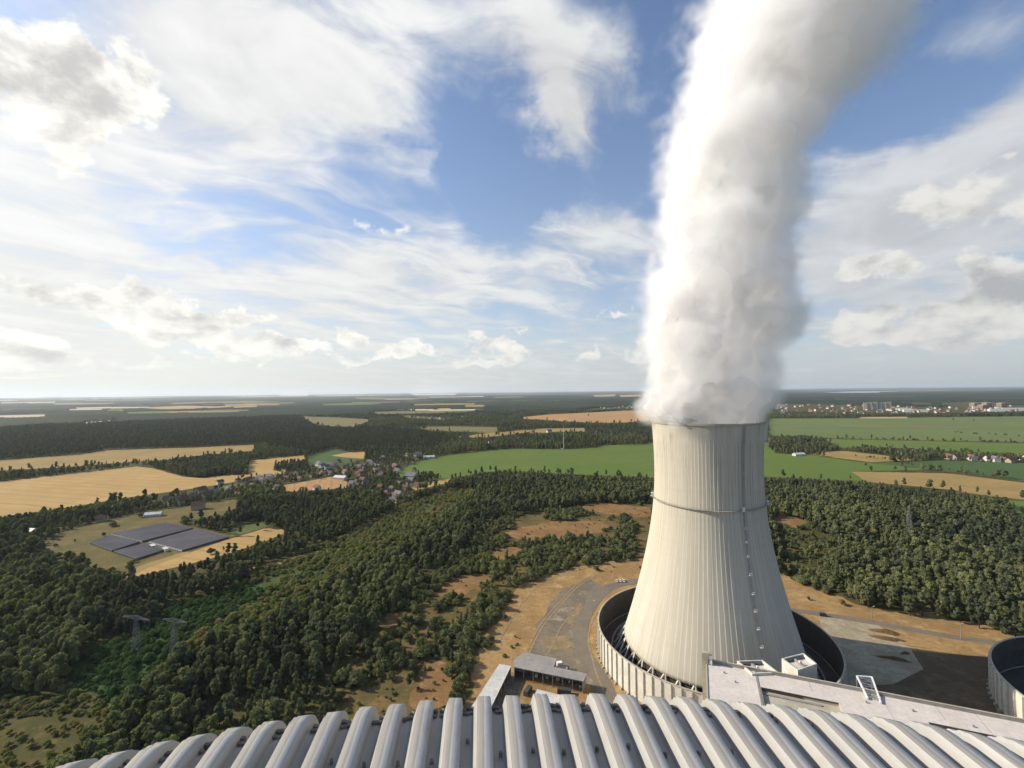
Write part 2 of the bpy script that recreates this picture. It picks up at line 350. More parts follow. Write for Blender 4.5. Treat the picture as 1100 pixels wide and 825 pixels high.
# every open piece of land, as the photograph shows it: (name, material, outline in photo pixels)
OPEN = [
 ('wheat_field', 'wheat', [(-420, 566), (-420, 545), (0, 517.5), (82, 508), (147, 501), (164, 503), (196, 512), (215, 513.6), (232, 511.3), (264, 509.5), (268, 494.5), (300, 491.5), (327, 489), (328.5, 496), (296, 499), (293, 505), (307, 508), (285, 511.5), (266, 512), (250, 518), (223, 522.5), (185, 528), (140, 534), (95, 541.5), (60, 547), (16, 553), (0, 556)]),
 ('stubble_strip', 'tan', [(-420, 513), (-420, 503), (0, 494.5), (87, 488), (116, 483.5), (200, 481), (275, 477.5), (272, 484), (218, 489), (180, 494), (142, 496), (82, 501), (0, 505.5)]),
 ('pasture', 'pasture', [(38, 588), (70, 571), (130, 556), (170, 548), (215, 541), (250, 536), (262, 541), (240, 553), (205, 558), (193, 563), (246, 575), (205, 600), (150, 615), (128, 613), (92, 608), (62, 598)]),
 ('mown_strip', 'wheat', [(132, 617), (191, 598), (240, 581), (283, 568), (300, 567), (308, 572), (283, 582), (250, 593.5), (215, 603), (190, 609), (150, 619)]),
 ('green_meadow', 'olive', [(240, 569), (262, 561), (281, 560), (287, 566), (262, 573), (248, 577)]),
 ('village_field', 'stubble', [(304.5, 521), (330, 517), (356, 512), (374, 518), (372, 524.5), (340, 526), (306, 529)]),
 ('beet_field', 'blue_green', [(329, 491), (356, 482), (386, 489), (390, 494), (372, 498), (353, 502), (334, 500.5)]),
 ('tan_field', 'wheat', [(355, 489.5), (374, 486), (393, 485), (391, 493), (372, 491.5)]),
 ('green_field', 'green', [(424, 512), (419, 510), (449, 496), (484, 488.3), (547, 482), (605, 482.7), (640, 481), (652, 477.5), (700, 475), (830, 475), (832, 487), (868, 488.6), (917, 495.5), (991, 503.6), (985, 505), (914, 506), (931, 517), (880, 515), (824, 512.2), (704, 513.6), (598, 508.8), (547, 505.5), (515, 508), (490, 513), (473, 516)]),
 ('corner_field', 'wheat', [(445, 527), (440, 522), (462, 517.5), (489, 513.7), (476, 520)]),
 ('ripe_field', 'tan', [(914, 506.5), (1018, 508.5), (1100, 518.6), (1400, 556), (1400, 585), (1100, 537), (1053, 531.5), (1004, 524.5), (931, 517.5)]),
 ('far_corner_meadow', 'green', [(1073, 537), (1100, 538.5), (1350, 580), (1350, 640), (1180, 580), (1100, 556)]),
 ('right_beet_field', 'blue_green', [(936, 497.8), (1007, 494.2), (1100, 497.5), (1400, 505), (1400, 545), (1100, 517.5), (1045, 508.5), (991, 503)]),
 ('dry_strip', 'tan', [(868, 488), (882, 486), (904, 484), (953, 489.6), (991, 493.6), (936, 496.6)]),
 ('long_field', 'pale_green', [(826, 449.6), (923, 449.3), (1100, 447), (1500, 446), (1500, 480), (1100, 474.8), (990, 473), (882, 470.5), (826, 470.5)]),
 ('hedge_field', 'green', [(882, 471.5), (1000, 474), (1100, 476.4), (1500, 482), (1500, 500), (1100, 487.6), (1000, 484), (953, 480.5), (905, 481)]),
 ('orange_field', 'stubble', [(548.5, 449.2), (593, 445), (632, 443.2), (664, 441.2), (705, 440.6), (705, 450.8), (664, 454.8), (612, 453.3), (584, 451.2)]),
 ('upper_meadow', 'far_olive', [(321, 447), (363, 448.5), (401, 450.8), (378, 459), (340, 456.7)]),
 ('upper_strip', 'far_olive', [(430, 446), (463, 448.5), (508, 451), (470, 450.6), (436, 448.6)]),
 ('mid_meadow', 'far_olive', [(444, 459), (486, 458), (534, 459), (535, 466.5), (508, 464), (463, 462.5)]),
 ('road_field', 'tan', [(480, 470), (520, 466), (560, 462), (600, 461), (600, 463.5), (560, 465.5), (520, 470)]),
 ('small_clearing', 'tan', [(575, 460.5), (628, 459.8), (630, 463.6), (598, 463.8), (578, 465.5)]),
 ('pale_strip', 'far_pale', [(-300, 451.5), (0, 446.6), (48, 445.8), (48, 447.6), (0, 448.8), (-300, 454)]),
 ('pale_patch', 'far_pale', [(88, 453.4), (128, 450.9), (126, 452.3), (90, 454.9)]),
 ('far_field', 'far_tan', [(148, 437.7), (195, 435.9), (237, 436.6), (205, 438.7), (175, 439.2)]),
 ('far_field', 'far_tan', [(215, 437), (245, 436), (250, 436.8), (225, 438)]),
 ('far_field', 'far_tan', [(250, 436.5), (275, 435.6), (277, 436.8), (252, 437.6)]),
 ('far_field', 'far_tan', [(300, 424.4), (332, 423.9), (330, 425.6), (302, 426)]),
 ('far_field', 'far_pale', [(440, 423.2), (492, 422.8), (488, 424.3), (446, 424.6)]),
 ('far_field', 'far_tan', [(636, 424.4), (662, 423.8), (660, 425.3), (640, 425.8)]),
 ('far_field', 'far_tan', [(665, 424.3), (690, 423.8), (688, 425.5), (667, 425.9)]),
 ('far_field', 'far_pale', [(460, 426), (520, 425.2), (520, 426), (462, 426.9)]),
 ('far_field', 'far_olive', [(205, 432), (262, 430.5), (300, 431), (250, 432.6)]),
 ('far_field', 'far_pale', [(0, 432.3), (60, 431.4), (60, 432.2), (0, 433.2)]),
 ('far_field', 'far_olive', [(380, 427), (470, 427.6), (440, 428.8), (385, 428.4)]),
 ('yellow_strip', 'far_tan', [(923, 448), (974, 447.7), (975, 449.2), (923, 449.4)]),
 ('pale_lane', 'far_olive', [(901, 456.4), (960, 457), (1062, 459), (1060, 460.4), (960, 458.8), (903, 457.8)]),
]
_r = random.Random(21)
for _k in range(95):
    _y = 422.6+19*_r.random()**1.5; _x = _r.uniform(-150, 1250); _L = _r.uniform(18, 95); _h = _r.uniform(.35, 1.1)*(.35+(_y-421)/14); _y -= (_x-550)*.01136
    if 700 < _x+_L and _x < 840 or (_y+_x*.01136 > 433 and (_x > 520 or _x < 0)): continue
    OPEN.append(('far_field', _r.choice(('far_tan', 'far_olive', 'far_olive', 'far_pale', 'green', 'tan')), [(_x, _y), (_x+_L*.4, _y-.3*_h-_L*.0045), (_x+_L, _y-_L*.01136), (_x+_L*.8, _y+_h-_L*.009), (_x+_L*.1, _y+_h)]))
for i, (n, m, poly) in enumerate(OPEN):
    if n in ('far_field', 'pale_strip', 'pale_patch', 'yellow_strip'):           # the trees before a far field hide its near half
        c_ = sum(p[1] for p in poly)/len(poly); poly = [(x, c_+(y-c_)*1.2+.2) for x, y in poly]; OPEN[i] = (n, m, poly)
    far = min(p[1] for p in poly); sheet(n, poly, M[m], .05+.006*i+(.4 if far < 440 else 0))
# the cleared land round the plant, and the clearings in the scrub
CLEAR = [
 ('scrub_ground', 'scrubland', [(330, 800), (360, 740), (395, 690), (450, 640), (505, 590), (540, 556), (620, 545), (700, 542), (840, 560), (860, 590), (842, 618), (700, 600), (600, 640), (540, 700), (505, 760), (440, 830)], .02),
 ('sandy_ground', 'sand', [(496, 775), (506, 730), (514, 703), (526, 676), (546, 650), (560, 626), (590, 616), (622, 608), (655, 603), (700, 598), (760, 598), (842, 617), (866, 628), (884, 636), (905, 641), (922, 650), (960, 655), (1010, 661), (1060, 672), (1100, 683), (1250, 715), (1500, 790), (1500, 1000), (900, 1000), (480, 1000)], .06),
 ('sandy_clearing', 'clearing', [(527, 575), (560, 566), (600, 559), (648, 560), (656, 566), (640, 573), (600, 580), (560, 580)], .05),
 ('sandy_clearing', 'clearing', [(610, 545), (640, 540), (700, 545), (704, 556), (660, 553), (630, 549)], .05),
 ('sandy_clearing', 'clearing', [(440, 750), (448, 722), (462, 708), (480, 712), (487, 735), (482, 757), (450, 765)], .05),
 ('sandy_clearing', 'clearing', [(466, 640), (480, 626), (500, 618), (522, 616), (528, 622), (505, 634), (486, 644)], .05),
 ('sandy_clearing', 'clearing', [(400, 672), (415, 660), (436, 656), (446, 664), (424, 672)], .05),
 ('sandy_clearing', 'clearing', [(520, 598), (545, 588), (566, 590), (556, 600), (532, 604)], .05),
 ('sandy_clearing', 'clearing', [(826, 560), (840, 553), (866, 560), (860, 568), (838, 566)], .05),
 ('grassy_clearing', 'rough', [(-300, 770), (30, 747), (108, 748), (126, 772), (92, 800), (60, 850), (-300, 900)], .02),
 ('corridor_grass', 'corridor', [(60, 735), (95, 702), (150, 686), (180, 650), (232, 640), (300, 604), (380, 572), (440, 540), (492, 526), (512, 528), (470, 568), (400, 612), (330, 650), (262, 690), (205, 712), (160, 745), (112, 775), (88, 770)], .015),
 ('young_growth', 'young', [(83, 708), (110, 694), (172, 668), (186, 654), (232, 638), (268, 628), (292, 632), (266, 652), (216, 682), (186, 712), (156, 738), (126, 760), (106, 752), (74, 726)], .022),
 ('woodland_track', 'tan', [(248, 610), (300, 603), (330, 594), (352, 590), (372, 589), (372, 591), (350, 593), (330, 598), (300, 607), (250, 613)], .03),
 ('dirt_track', 'tan', [(131, 618), (152, 607), (185, 597), (200, 592), (204, 594), (190, 599), (157, 611), (137, 622)], .08),
]
for n, m, poly, z in CLEAR: sheet(n, poly, M[m], z, False, {'sandy_clearing': 1.6, 'scrub_ground': 1.5, 'sandy_ground': 1.3, 'grassy_clearing': 1.5}.get(n, 0.))
sheet('gravel_yard', [(632, 621), (602, 635), (588, 654), (575, 679), (571, 693), (566, 704), (556, 716), (540, 740), (520, 770), (660, 775), (652, 745), (643, 730), (633, 714), (622, 701), (619, 682), (622, 664), (634, 645), (648, 630)], M['lot'], .10, False, .6)
sheet('sand_patch', [(584, 690), (596, 684), (612, 684), (618, 692), (616, 700), (600, 698), (588, 697)], M['pit'], .13, False, 2.0)
sheet('sand_patch', [(616, 660), (624, 648), (622, 664), (617, 673), (612, 671)], M['pit'], .13, False, 2.0)
sheet('yard_sand', [(566, 722), (600, 728), (634, 737), (640, 748), (634, 775), (552, 775), (556, 744)], M['sand'], .125, False, .5)
def ribbon(name, pts, w, m, z, kerb=False):
    P = [Vector((*G(*p), 0)) for p in pts]
    # smooth the centre line
    Q = []
    for i in range(len(P)-1):
        a, b, c, d = P[max(i-1, 0)], P[i], P[i+1], P[min(i+2, len(P)-1)]
        for k in range(8):
            u = k/8; Q.append(.5*((2*b)+(c-a)*u+(2*a-5*b+4*c-d)*u*u+(3*b-a-3*c+d)*u**3))
    Q.append(P[-1]); V = []; F = []
    for i, q in enumerate(Q):
        t_ = (Q[min(i+1, len(Q)-1)]-Q[max(i-1, 0)]).normalized(); n = Vector((-t_.y, t_.x, 0))
        V += [(q+n*w/2+Vector((0, 0, z)))[:], (q-n*w/2+Vector((0, 0, z)))[:]]
        if i: F.append((2*i-2, 2*i-1, 2*i+1, 2*i))
    tag(link(name, np_mesh(name, V, F), m), kind='structure')
ribbon('plant_road', [(700, 622), (684, 624.5), (662, 628.5), (646, 637), (632, 655), (625, 672), (624, 688), (630, 706), (642, 724), (652, 745), (655, 770)], 9.5, M['asphalt'], .16)
ribbon('perimeter_road', [(820, 648), (850, 655), (909, 664), (964, 673.5), (1018, 683.5), (1072, 691.5), (1140, 706)], 6.5, M['asphalt'], .12)
sheet('concrete_slab', [(879, 661.5), (944, 672), (977, 695.5), (992, 719), (960, 735), (905, 738), (889, 712)], M['slab'], .14)
sheet('shadow_yard', [(960, 697), (1000, 701), (1064, 706), (1062, 740), (1080, 790), (940, 790), (905, 738), (960, 735), (991, 719)], M['darkyard'], .10)  # darker ground colour laid where the cooling tower's shadow falls
ribbon('country_road', [(395, 452), (412, 449.5), (432, 446.2), (446, 443.5)], 16, M['asphalt'], .6)
ribbon('village_street', [(240, 523), (300, 515), (345, 509.5), (380, 506), (420, 500), (455, 491)], 8, M['lot'], .28)
ribbon('farm_lane', [(40, 576), (100, 556), (150, 546), (190, 537)], 5, M['lot'], .22)
M['track'] = plain('wheel_track', (.23, .165, .09), (.30, .22, .125), .3, .95)
for pts, w in (([(560, 716), (566, 700), (580, 672), (600, 648), (622, 626), (640, 618)], 1.1), ([(563, 717), (569, 701), (583, 673), (603, 649), (624, 627.5), (642, 619)], 1.1), ([(648, 742), (640, 722), (636, 706), (632, 690), (634, 674), (642, 658), (654, 642)], .9),
               ([(900, 672), (930, 679), (960, 690), (1000, 697)], 1.0), ([(840, 626), (880, 646), (930, 658), (1000, 668), (1060, 679)], .9), ([(536, 690), (548, 668), (566, 642), (590, 622), (630, 610)], .9), ([(575, 720), (590, 700), (604, 672), (625, 648)], .9)): ribbon('wheel_track', pts, w, M['track'], .19)
m_, t_, o_ = new_mat('lake_water'); finish(t_, o_, (.05, .07, .08), .12, spec=.5); M['water'] = m_
sheet('lake', [(880, 421.6), (915, 420.5), (945, 420.3), (946, 421.6), (935, 422.6), (905, 422.2)], M['water'], 1.5)
sheet('lake', [(952, 422.3), (970, 422.2), (975, 423), (955, 423.2)], M['water'], 1.5)
# ================================================================ COOLING TOWER
TX, TY = 117.4, 279.35
HT, HS, ZT, A0 = 142.0, 9.7, 112.0, 30.3
def r_shell(z):
    c = 100. if z > ZT else 77.5
    return A0*math.sqrt(1+((z-ZT)/c)**2)
CAM_AZ = math.atan2(-TY, -TX)              # direction from the tower to the camera
def concrete_shell():
    m, t, out = new_mat('shell_concrete'); P = t.new('ShaderNodeTexCoord').outputs['Object']
    x, y, z = t.xyz(P); az = t.m('ARCTAN2', y, x)
    # rain streaks, long down the shell and narrow round it
    st = t.noise(t.vec(t.m('MULTIPLY', az, 16.), t.m('MULTIPLY', z, .012), 0.), 1., 5, .65)
    col = t.mix(t.ss(st, .35, .70), (.535, .495, .40), (.455, .415, .33))
    # the lifts of the formwork
    lf = t.noise(t.vec(0., 0., t.m('MULTIPLY', z, .35)), 1., 2, .5); col = t.mix(t.ss(lf, .45, .7, 0, .22), col, (.42, .39, .31))
    big = t.noise(P, .022, 4, .6); col = t.mix(t.ss(big, .45, .7, 0, .5), col, (.50, .46, .36))
    # soot line in each joint
    ph = t.m('FRACT', t.m('MULTIPLY', t.m('ADD', az, 10.), 100/(2*math.pi)))
    ed = t.ss(t.m('ABSOLUTE', t.m('SUBTRACT', ph, .5)), .02, .16, 1., 0.)
    rn = t.noise(t.vec(t.m('MULTIPLY', t.m('FLOOR', t.m('MULTIPLY', t.m('ADD', az, 10.), 100/(2*math.pi))), 3.7), t.m('MULTIPLY', z, .02), 0.), 1., 3, .6)
    ed = t.m('MULTIPLY', ed, t.ss(rn, .36, .66, .12, .85)); ed = t.m('MULTIPLY', ed, t.ss(z, 129., 133., 1., 0.))
    ed = t.m('MULTIPLY', ed, t.ss(z, 40., 120., .45, 1.)); col = t.mix(ed, col, (.20, .175, .13))
    # dark drip stains under the rim and beside the ladder
    laz = LAD_AZ
    dl = t.m('ABSOLUTE', t.m('SUBTRACT', az, laz)); nz = t.noise(t.vec(t.m('MULTIPLY', az, 40.), t.m('MULTIPLY', z, .09), 0.), 1., 5, .65)
    s1 = t.m('MULTIPLY', t.ss(dl, .008, .045, 1., 0.), t.ss(nz, .40, .6)); s1 = t.m('MULTIPLY', s1, t.ss(z, 55., 120., .3, 1.))
    col = t.mix(t.m('MULTIPLY', s1, .62), col, (.15, .125, .09))
    n4 = t.noise(t.vec(t.m('MULTIPLY', az, 9.), t.m('MULTIPLY', z, .04), 0.), 1., 6, .65)
    s2 = t.m('MULTIPLY', t.ss(n4, .52, .72), t.ss(z, 108., 134., 0., .7)); col = t.mix(s2, col, (.23, .205, .155))
    col = t.mix(t.ss(t.noise(P, .9, 4, .6), .5, .8, 0, .25), col, (.42, .385, .30))
    finish(t, out, col, .9, bump=t.noise(P, .6, 5, .6), bstr=.15, bdist=.2, spec=.2); return m
def az_at(px, py, h, Rr):
    """bearing on the tower of the point of radius Rr and height h that the photo shows at a pixel"""
    best = None
    for k in range(2000):
        a = CAM_AZ+(-.5+k/2000)*math.pi; X, Y = TX+Rr*math.cos(a), TY+Rr*math.sin(a)
        x, y = project(X, Y, h); e = abs(x-px)
        if best is None or e < best[0]: best = (e, a)
    return best[1]
LAD_AZ = az_at(799, 455, HT, r_shell(HT))
LAD_AZ = math.atan2(math.sin(LAD_AZ), math.cos(LAD_AZ))
LAD_LOW = az_at(812, 655, 40, r_shell(40)); LAD_LOW = math.atan2(math.sin(LAD_LOW), math.cos(LAD_LOW))
M['shell'] = concrete_shell()
M['conc'] = plain('pale_concrete', (.47, .43, .33), (.38, .345, .26), .2, .9, fine=1.5)
M['wallpanel'] = plain('panel_concrete', (.66, .63, .54), (.55, .52, .43), .15, .85, fine=.8)
M['column'] = plain('column_paint', (.68, .65, .57), (.58, .55, .47), .4, .85)
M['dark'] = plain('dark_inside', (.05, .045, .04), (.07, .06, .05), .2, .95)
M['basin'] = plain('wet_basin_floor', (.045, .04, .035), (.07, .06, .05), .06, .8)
M['steel'] = plain('galvanised_steel', (.36, .36, .35), (.27, .27, .27), .8, .5, metal=.5)
M['white'] = plain('white_enamel', (.78, .77, .74), (.68, .67, .64), .8, .5)
M['darkmetal'] = plain('dark_metal', (.10, .10, .10), (.15, .14, .13), .6, .6, metal=.3)
def build_tower():
    T = empty('cooling_tower', (TX, TY, 0), 0, 'tall pale ribbed concrete cooling tower with white steam pouring out of its rim', 'cooling tower')
    NR = 100; K = 6; prof = [0, 0, 0, 0, .34, .34]; fr = [0, .22, .44, .44+.001, .46, .54]
    fr = [.0, .15, .30, .43, .455, .545]; offs = [0, 0, 0, 0, .07, .07]
    zs = [HS+(HT-HS)*i/70 for i in range(71)]
    V = []; F = []; n = NR*K
    for z in zs:
        r = r_shell(z); fade = 1. if z < 131 else 0.
        for i in range(NR):
            for k in range(K):
                a = (i+fr[k]+0.0)/NR*2*math.pi; rr = r+offs[k]*fade; V.append((rr*math.cos(a), rr*math.sin(a), z))
    for j in range(70):
        for i in range(n): F.append((j*n+i, j*n+(i+1) % n, (j+1)*n+(i+1) % n, (j+1)*n+i))
    # rim and inner face, the wall 0.8 m thick at the bottom
    b = len(V); zi = [HT+.0, HT, 120, 100, 80, 60, 40, 20, HS]
    for q, z in enumerate(zi):
        r = r_shell(z)-(.0 if q == 0 else .9)
        for i in range(n):
            a = (i//K+fr[i % K])/NR*2*math.pi; V.append((r*math.cos(a), r*math.sin(a), z+(.0 if q else .02)))
    for j in range(len(zi)-1):
        for i in range(n): F.append((b+j*n+i, b+j*n+(i+1) % n, b+(j+1)*n+(i+1) % n, b+(j+1)*n+i))
    e = b+(len(zi)-1)*n
    for i in range(n): F.append((i, e+i, e+(i+1) % n, (i+1) % n))
    link('shell', np_mesh('shell', V, F), M['shell'], T)
    # stiffening lip of the rim
    mb = MB(); ring(mb, r_shell(HT)+.02, r_shell(HT)+.45, HT-.9, HT+.25, 120); mb.build('rim', M['conc'], T)
    # raking columns under the shell: pairs that lean apart
    me = None; NC = 40
    for i in range(NC):
        for s_ in (-1, 1):
            a = i/NC*2*math.pi; a1 = a+s_*.5/NC*2*math.pi*.92
            if me is None or True:
                mb = MB(); mb.bar((56.0*math.cos(a), 56.0*math.sin(a), 0), ((r_shell(HS)-.3)*math.cos(a1), (r_shell(HS)-.3)*math.sin(a1), HS+.25), .80, .65)
                mb.build('column', M['column'], T)
    # cold water basin and its kerb
    mb = MB(); ring(mb, 57.6, 58.1, 0, 1.6, 140); mb.build('basin_kerb', M['conc'], T)
    mb = MB(); ring(mb, 0.0, 49.5, 6.0, 8.6, 80); mb.build('fill_pack', M['dark'], T)
    # gallery round the waist with its rail
    zg = 95.3; rg = r_shell(zg); mb = MB(); ring(mb, rg+.2, rg+1.05, zg-.22, zg, 160); g = mb.build('gallery', M['conc'], T)
    mb = MB(); ring(mb, rg+1.2, rg+1.28, zg+1.05, zg+1.15, 160); ring(mb, rg+1.2, rg+1.28, zg+.5, zg+.58, 160)
    for i in range(120):
        a = i/120*2*math.pi; p = ((rg+1.24)*math.cos(a), (rg+1.24)*math.sin(a)); mb.box(-.04, -.04, zg, .04, .04, zg+1.1, a, p)
    mb.build('railing', M['steel'], g)
    # caged ladder down the shell
    mb = MB(); z = 12.
    def laz(z): return LAD_LOW+(LAD_AZ-LAD_LOW)*max(0, min(1, (z-40)/102))
    def P(z, off, du=0.):
        a = laz(z); r = r_shell(z)+off; return (r*math.cos(a)-du*math.sin(a), r*math.sin(a)+du*math.cos(a), z)
    while z < HT-1:
        z2 = min(z+6, HT+.6)
        for du in (-.35, .35): mb.bar(P(z, .75, du), P(z2, .75, du), .12)
        for k in range(5):
            zz = z+k*1.2; mb.bar(P(zz, .75, -.35), P(zz, .75, .35), .07)
        for du, of in ((-.45, 1.2), (.45, 1.2), (0, 1.5)): mb.bar(P(z, of, du), P(z2, of, du), .06)
        mb.bar(P(z, .2, -.35), P(z, 1.3, -.35), .09); mb.bar(P(z, .2, .35), P(z, 1.3, .35), .09)
        z += 6
    mb.build('ladder', M['steel'], T)
    for zz in (86, 79, 72, 63, 54, 46, 38, 30, 22):
        mb = MB(); a = laz(zz); r = r_shell(zz)
        mb.box(.3, -.75, zz, 1.7, .75, zz+.12, a, (r*math.cos(a), r*math.sin(a)))
        for d_ in (-.7, .7): mb.box(1.55, d_-.05, zz+.12, 1.65, d_+.05, zz+1.2, a, (r*math.cos(a), r*math.sin(a)))
        mb.box(1.5, -.75, zz+1.15, 1.7, .75, zz+1.3, a, (r*math.cos(a), r*math.sin(a)))
        mb.build('rest_platform', M['white'], T)
    for (px, py) in ((703, 531), (799, 549), (825, 541)):
        a = az_at(px, py, zg, rg+1) if px != 703 else az_at(703.5, 531, zg, rg+1)
        if px == 703: a = CAM_AZ-math.acos((rg)/math.hypot(TX, TY))+.06
        if px == 825: a = CAM_AZ+math.acos((rg)/math.hypot(TX, TY))-.06
        mb = MB(); o = ((rg+.2)*math.cos(a), (rg+.2)*math.sin(a))
        mb.box(0, -1.1, zg-.1, 1.6, 1.1, zg+.1, a, o); mb.box(.5, -.5, zg+.1, 1.3, .5, zg+1.9, a, o); mb.box(.2, -1.0, zg+1.9, 1.5, 1.0, zg+2.05, a, o)
        mb.build('warning_lamp', M['white'], T)
    return T
def ring(mb, r0, r1, z0, z1, n, a0=0., a1=2*math.pi):
    full = abs(a1-a0-2*math.pi) < 1e-6; k = n if full else n+1; vs = []
    for i in range(k):
        a = a0+(a1-a0)*i/n; c, s = math.cos(a), math.sin(a)
        vs += [(r0*c, r0*s, z0), (r1*c, r1*s, z0), (r1*c, r1*s, z1), (r0*c, r0*s, z1)]
    fs = []
    for i in range(n):
        p, q = 4*i, 4*((i+1) % k)
        for u, w in ((0, 1), (1, 2), (2, 3), (3, 0)): fs.append((p+u, q+u, q+w, p+w)[::1])
    if not full: fs += [(0, 1, 2, 3), (4*n+3, 4*n+2, 4*n+1, 4*n)]
    mb.add(vs, fs)
tower = build_tower()
RW, HW = 66.1, 17.1
def build_ring_wall(x, y, label, zi=0.0):
    T = empty('noise_barrier', (x, y, 0), 0, label, 'noise barrier', 'round noise barriers of the cooling towers')
    mb = MB(); ring(mb, RW-.20, RW, .6, HW-.3, 252); mb.build('wall', M['wallpanel'], T)
    mb = MB(); ring(mb, RW-.45, RW-.203, .6, HW-.35, 252); mb.build('shade_lining', M['dark'], T)  # dark lining added, its colour carries the shade of the inner face
    mb = MB(); ring(mb, RW-.55, RW+.25, HW-.3, HW+.1, 252); mb.build('coping', M['conc'], T)
    mb = MB(); ring(mb, RW-.5, RW+.15, 0, .6, 252); mb.build('plinth', M['conc'], T)
    base = None; NP = 84
    for i in range(NP):
        a = i/NP*2*math.pi
        if base is None:
            mb = MB(); mb.box(RW+.01, -.28, 1.0, RW+.75, .28, HW-.45); base = mb.me('pilaster'); base.materials.append(M['wallpanel'])
            mb = MB(); mb.box(RW+.3, -.5, 0, RW+1.6, .5, 1.0); foot = mb.me('foot'); foot.materials.append(M['conc'])
        p = link('pilaster', base, None, T); p.rotation_euler = (0, 0, a); link('foot', foot, None, p)
    # the sunk floor inside
    ring_poly = [((RW-.6)*math.cos(i/90*2*math.pi)+x, (RW-.6)*math.sin(i/90*2*math.pi)+y) for i in range(90)]
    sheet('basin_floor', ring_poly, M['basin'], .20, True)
    return T
build_ring_wall(TX, TY, 'round noise barrier of pale panels standing around the steaming cooling tower')
build_ring_wall(300, 201, 'second round noise barrier, cut off by the photo edge behind the pale flat roofed building')

# ================================================================ STEAM
PL = [(462, 704, 826), (450, 703, 828), (430, 701, 832), (400, 692, 838), (370, 688, 848), (340, 690, 867), (310, 698, 870), (280, 702, 867), (250, 703, 858), (220, 709, 860),
      (190, 720, 868), (160, 734, 876), (130, 742, 876), (100, 748, 892), (70, 760, 928), (40, 778, 950), (10, 797, 955), (-30, 816, 962), (-80, 830, 990), (-140, 870, 1050), (-220, 910, 1120)]
def plume_at(z):
    """centre and half width of the plume at height z, carried off by the wind with height"""
    row = [(HC+(421-p[0])*.566, ((p[1]+p[2])/2-550)*.5655, (p[2]-p[1])/2*.5655) for p in PL]
    zs = [q[0] for q in row]
    return np.interp(z, zs, [q[1] for q in row]), np.interp(z, zs, [q[2] for q in row])
def ico(sub):
    import bmesh
    bm = bmesh.new(); bmesh.ops.create_icosphere(bm, subdivisions=sub, radius=1); V = np.array([v.co[:] for v in bm.verts]); F = np.array([[v.index for v in f.verts] for f in bm.faces]); bm.free(); return V, F
IC1, IC2, IC3 = ico(1), ico(2), ico(3)
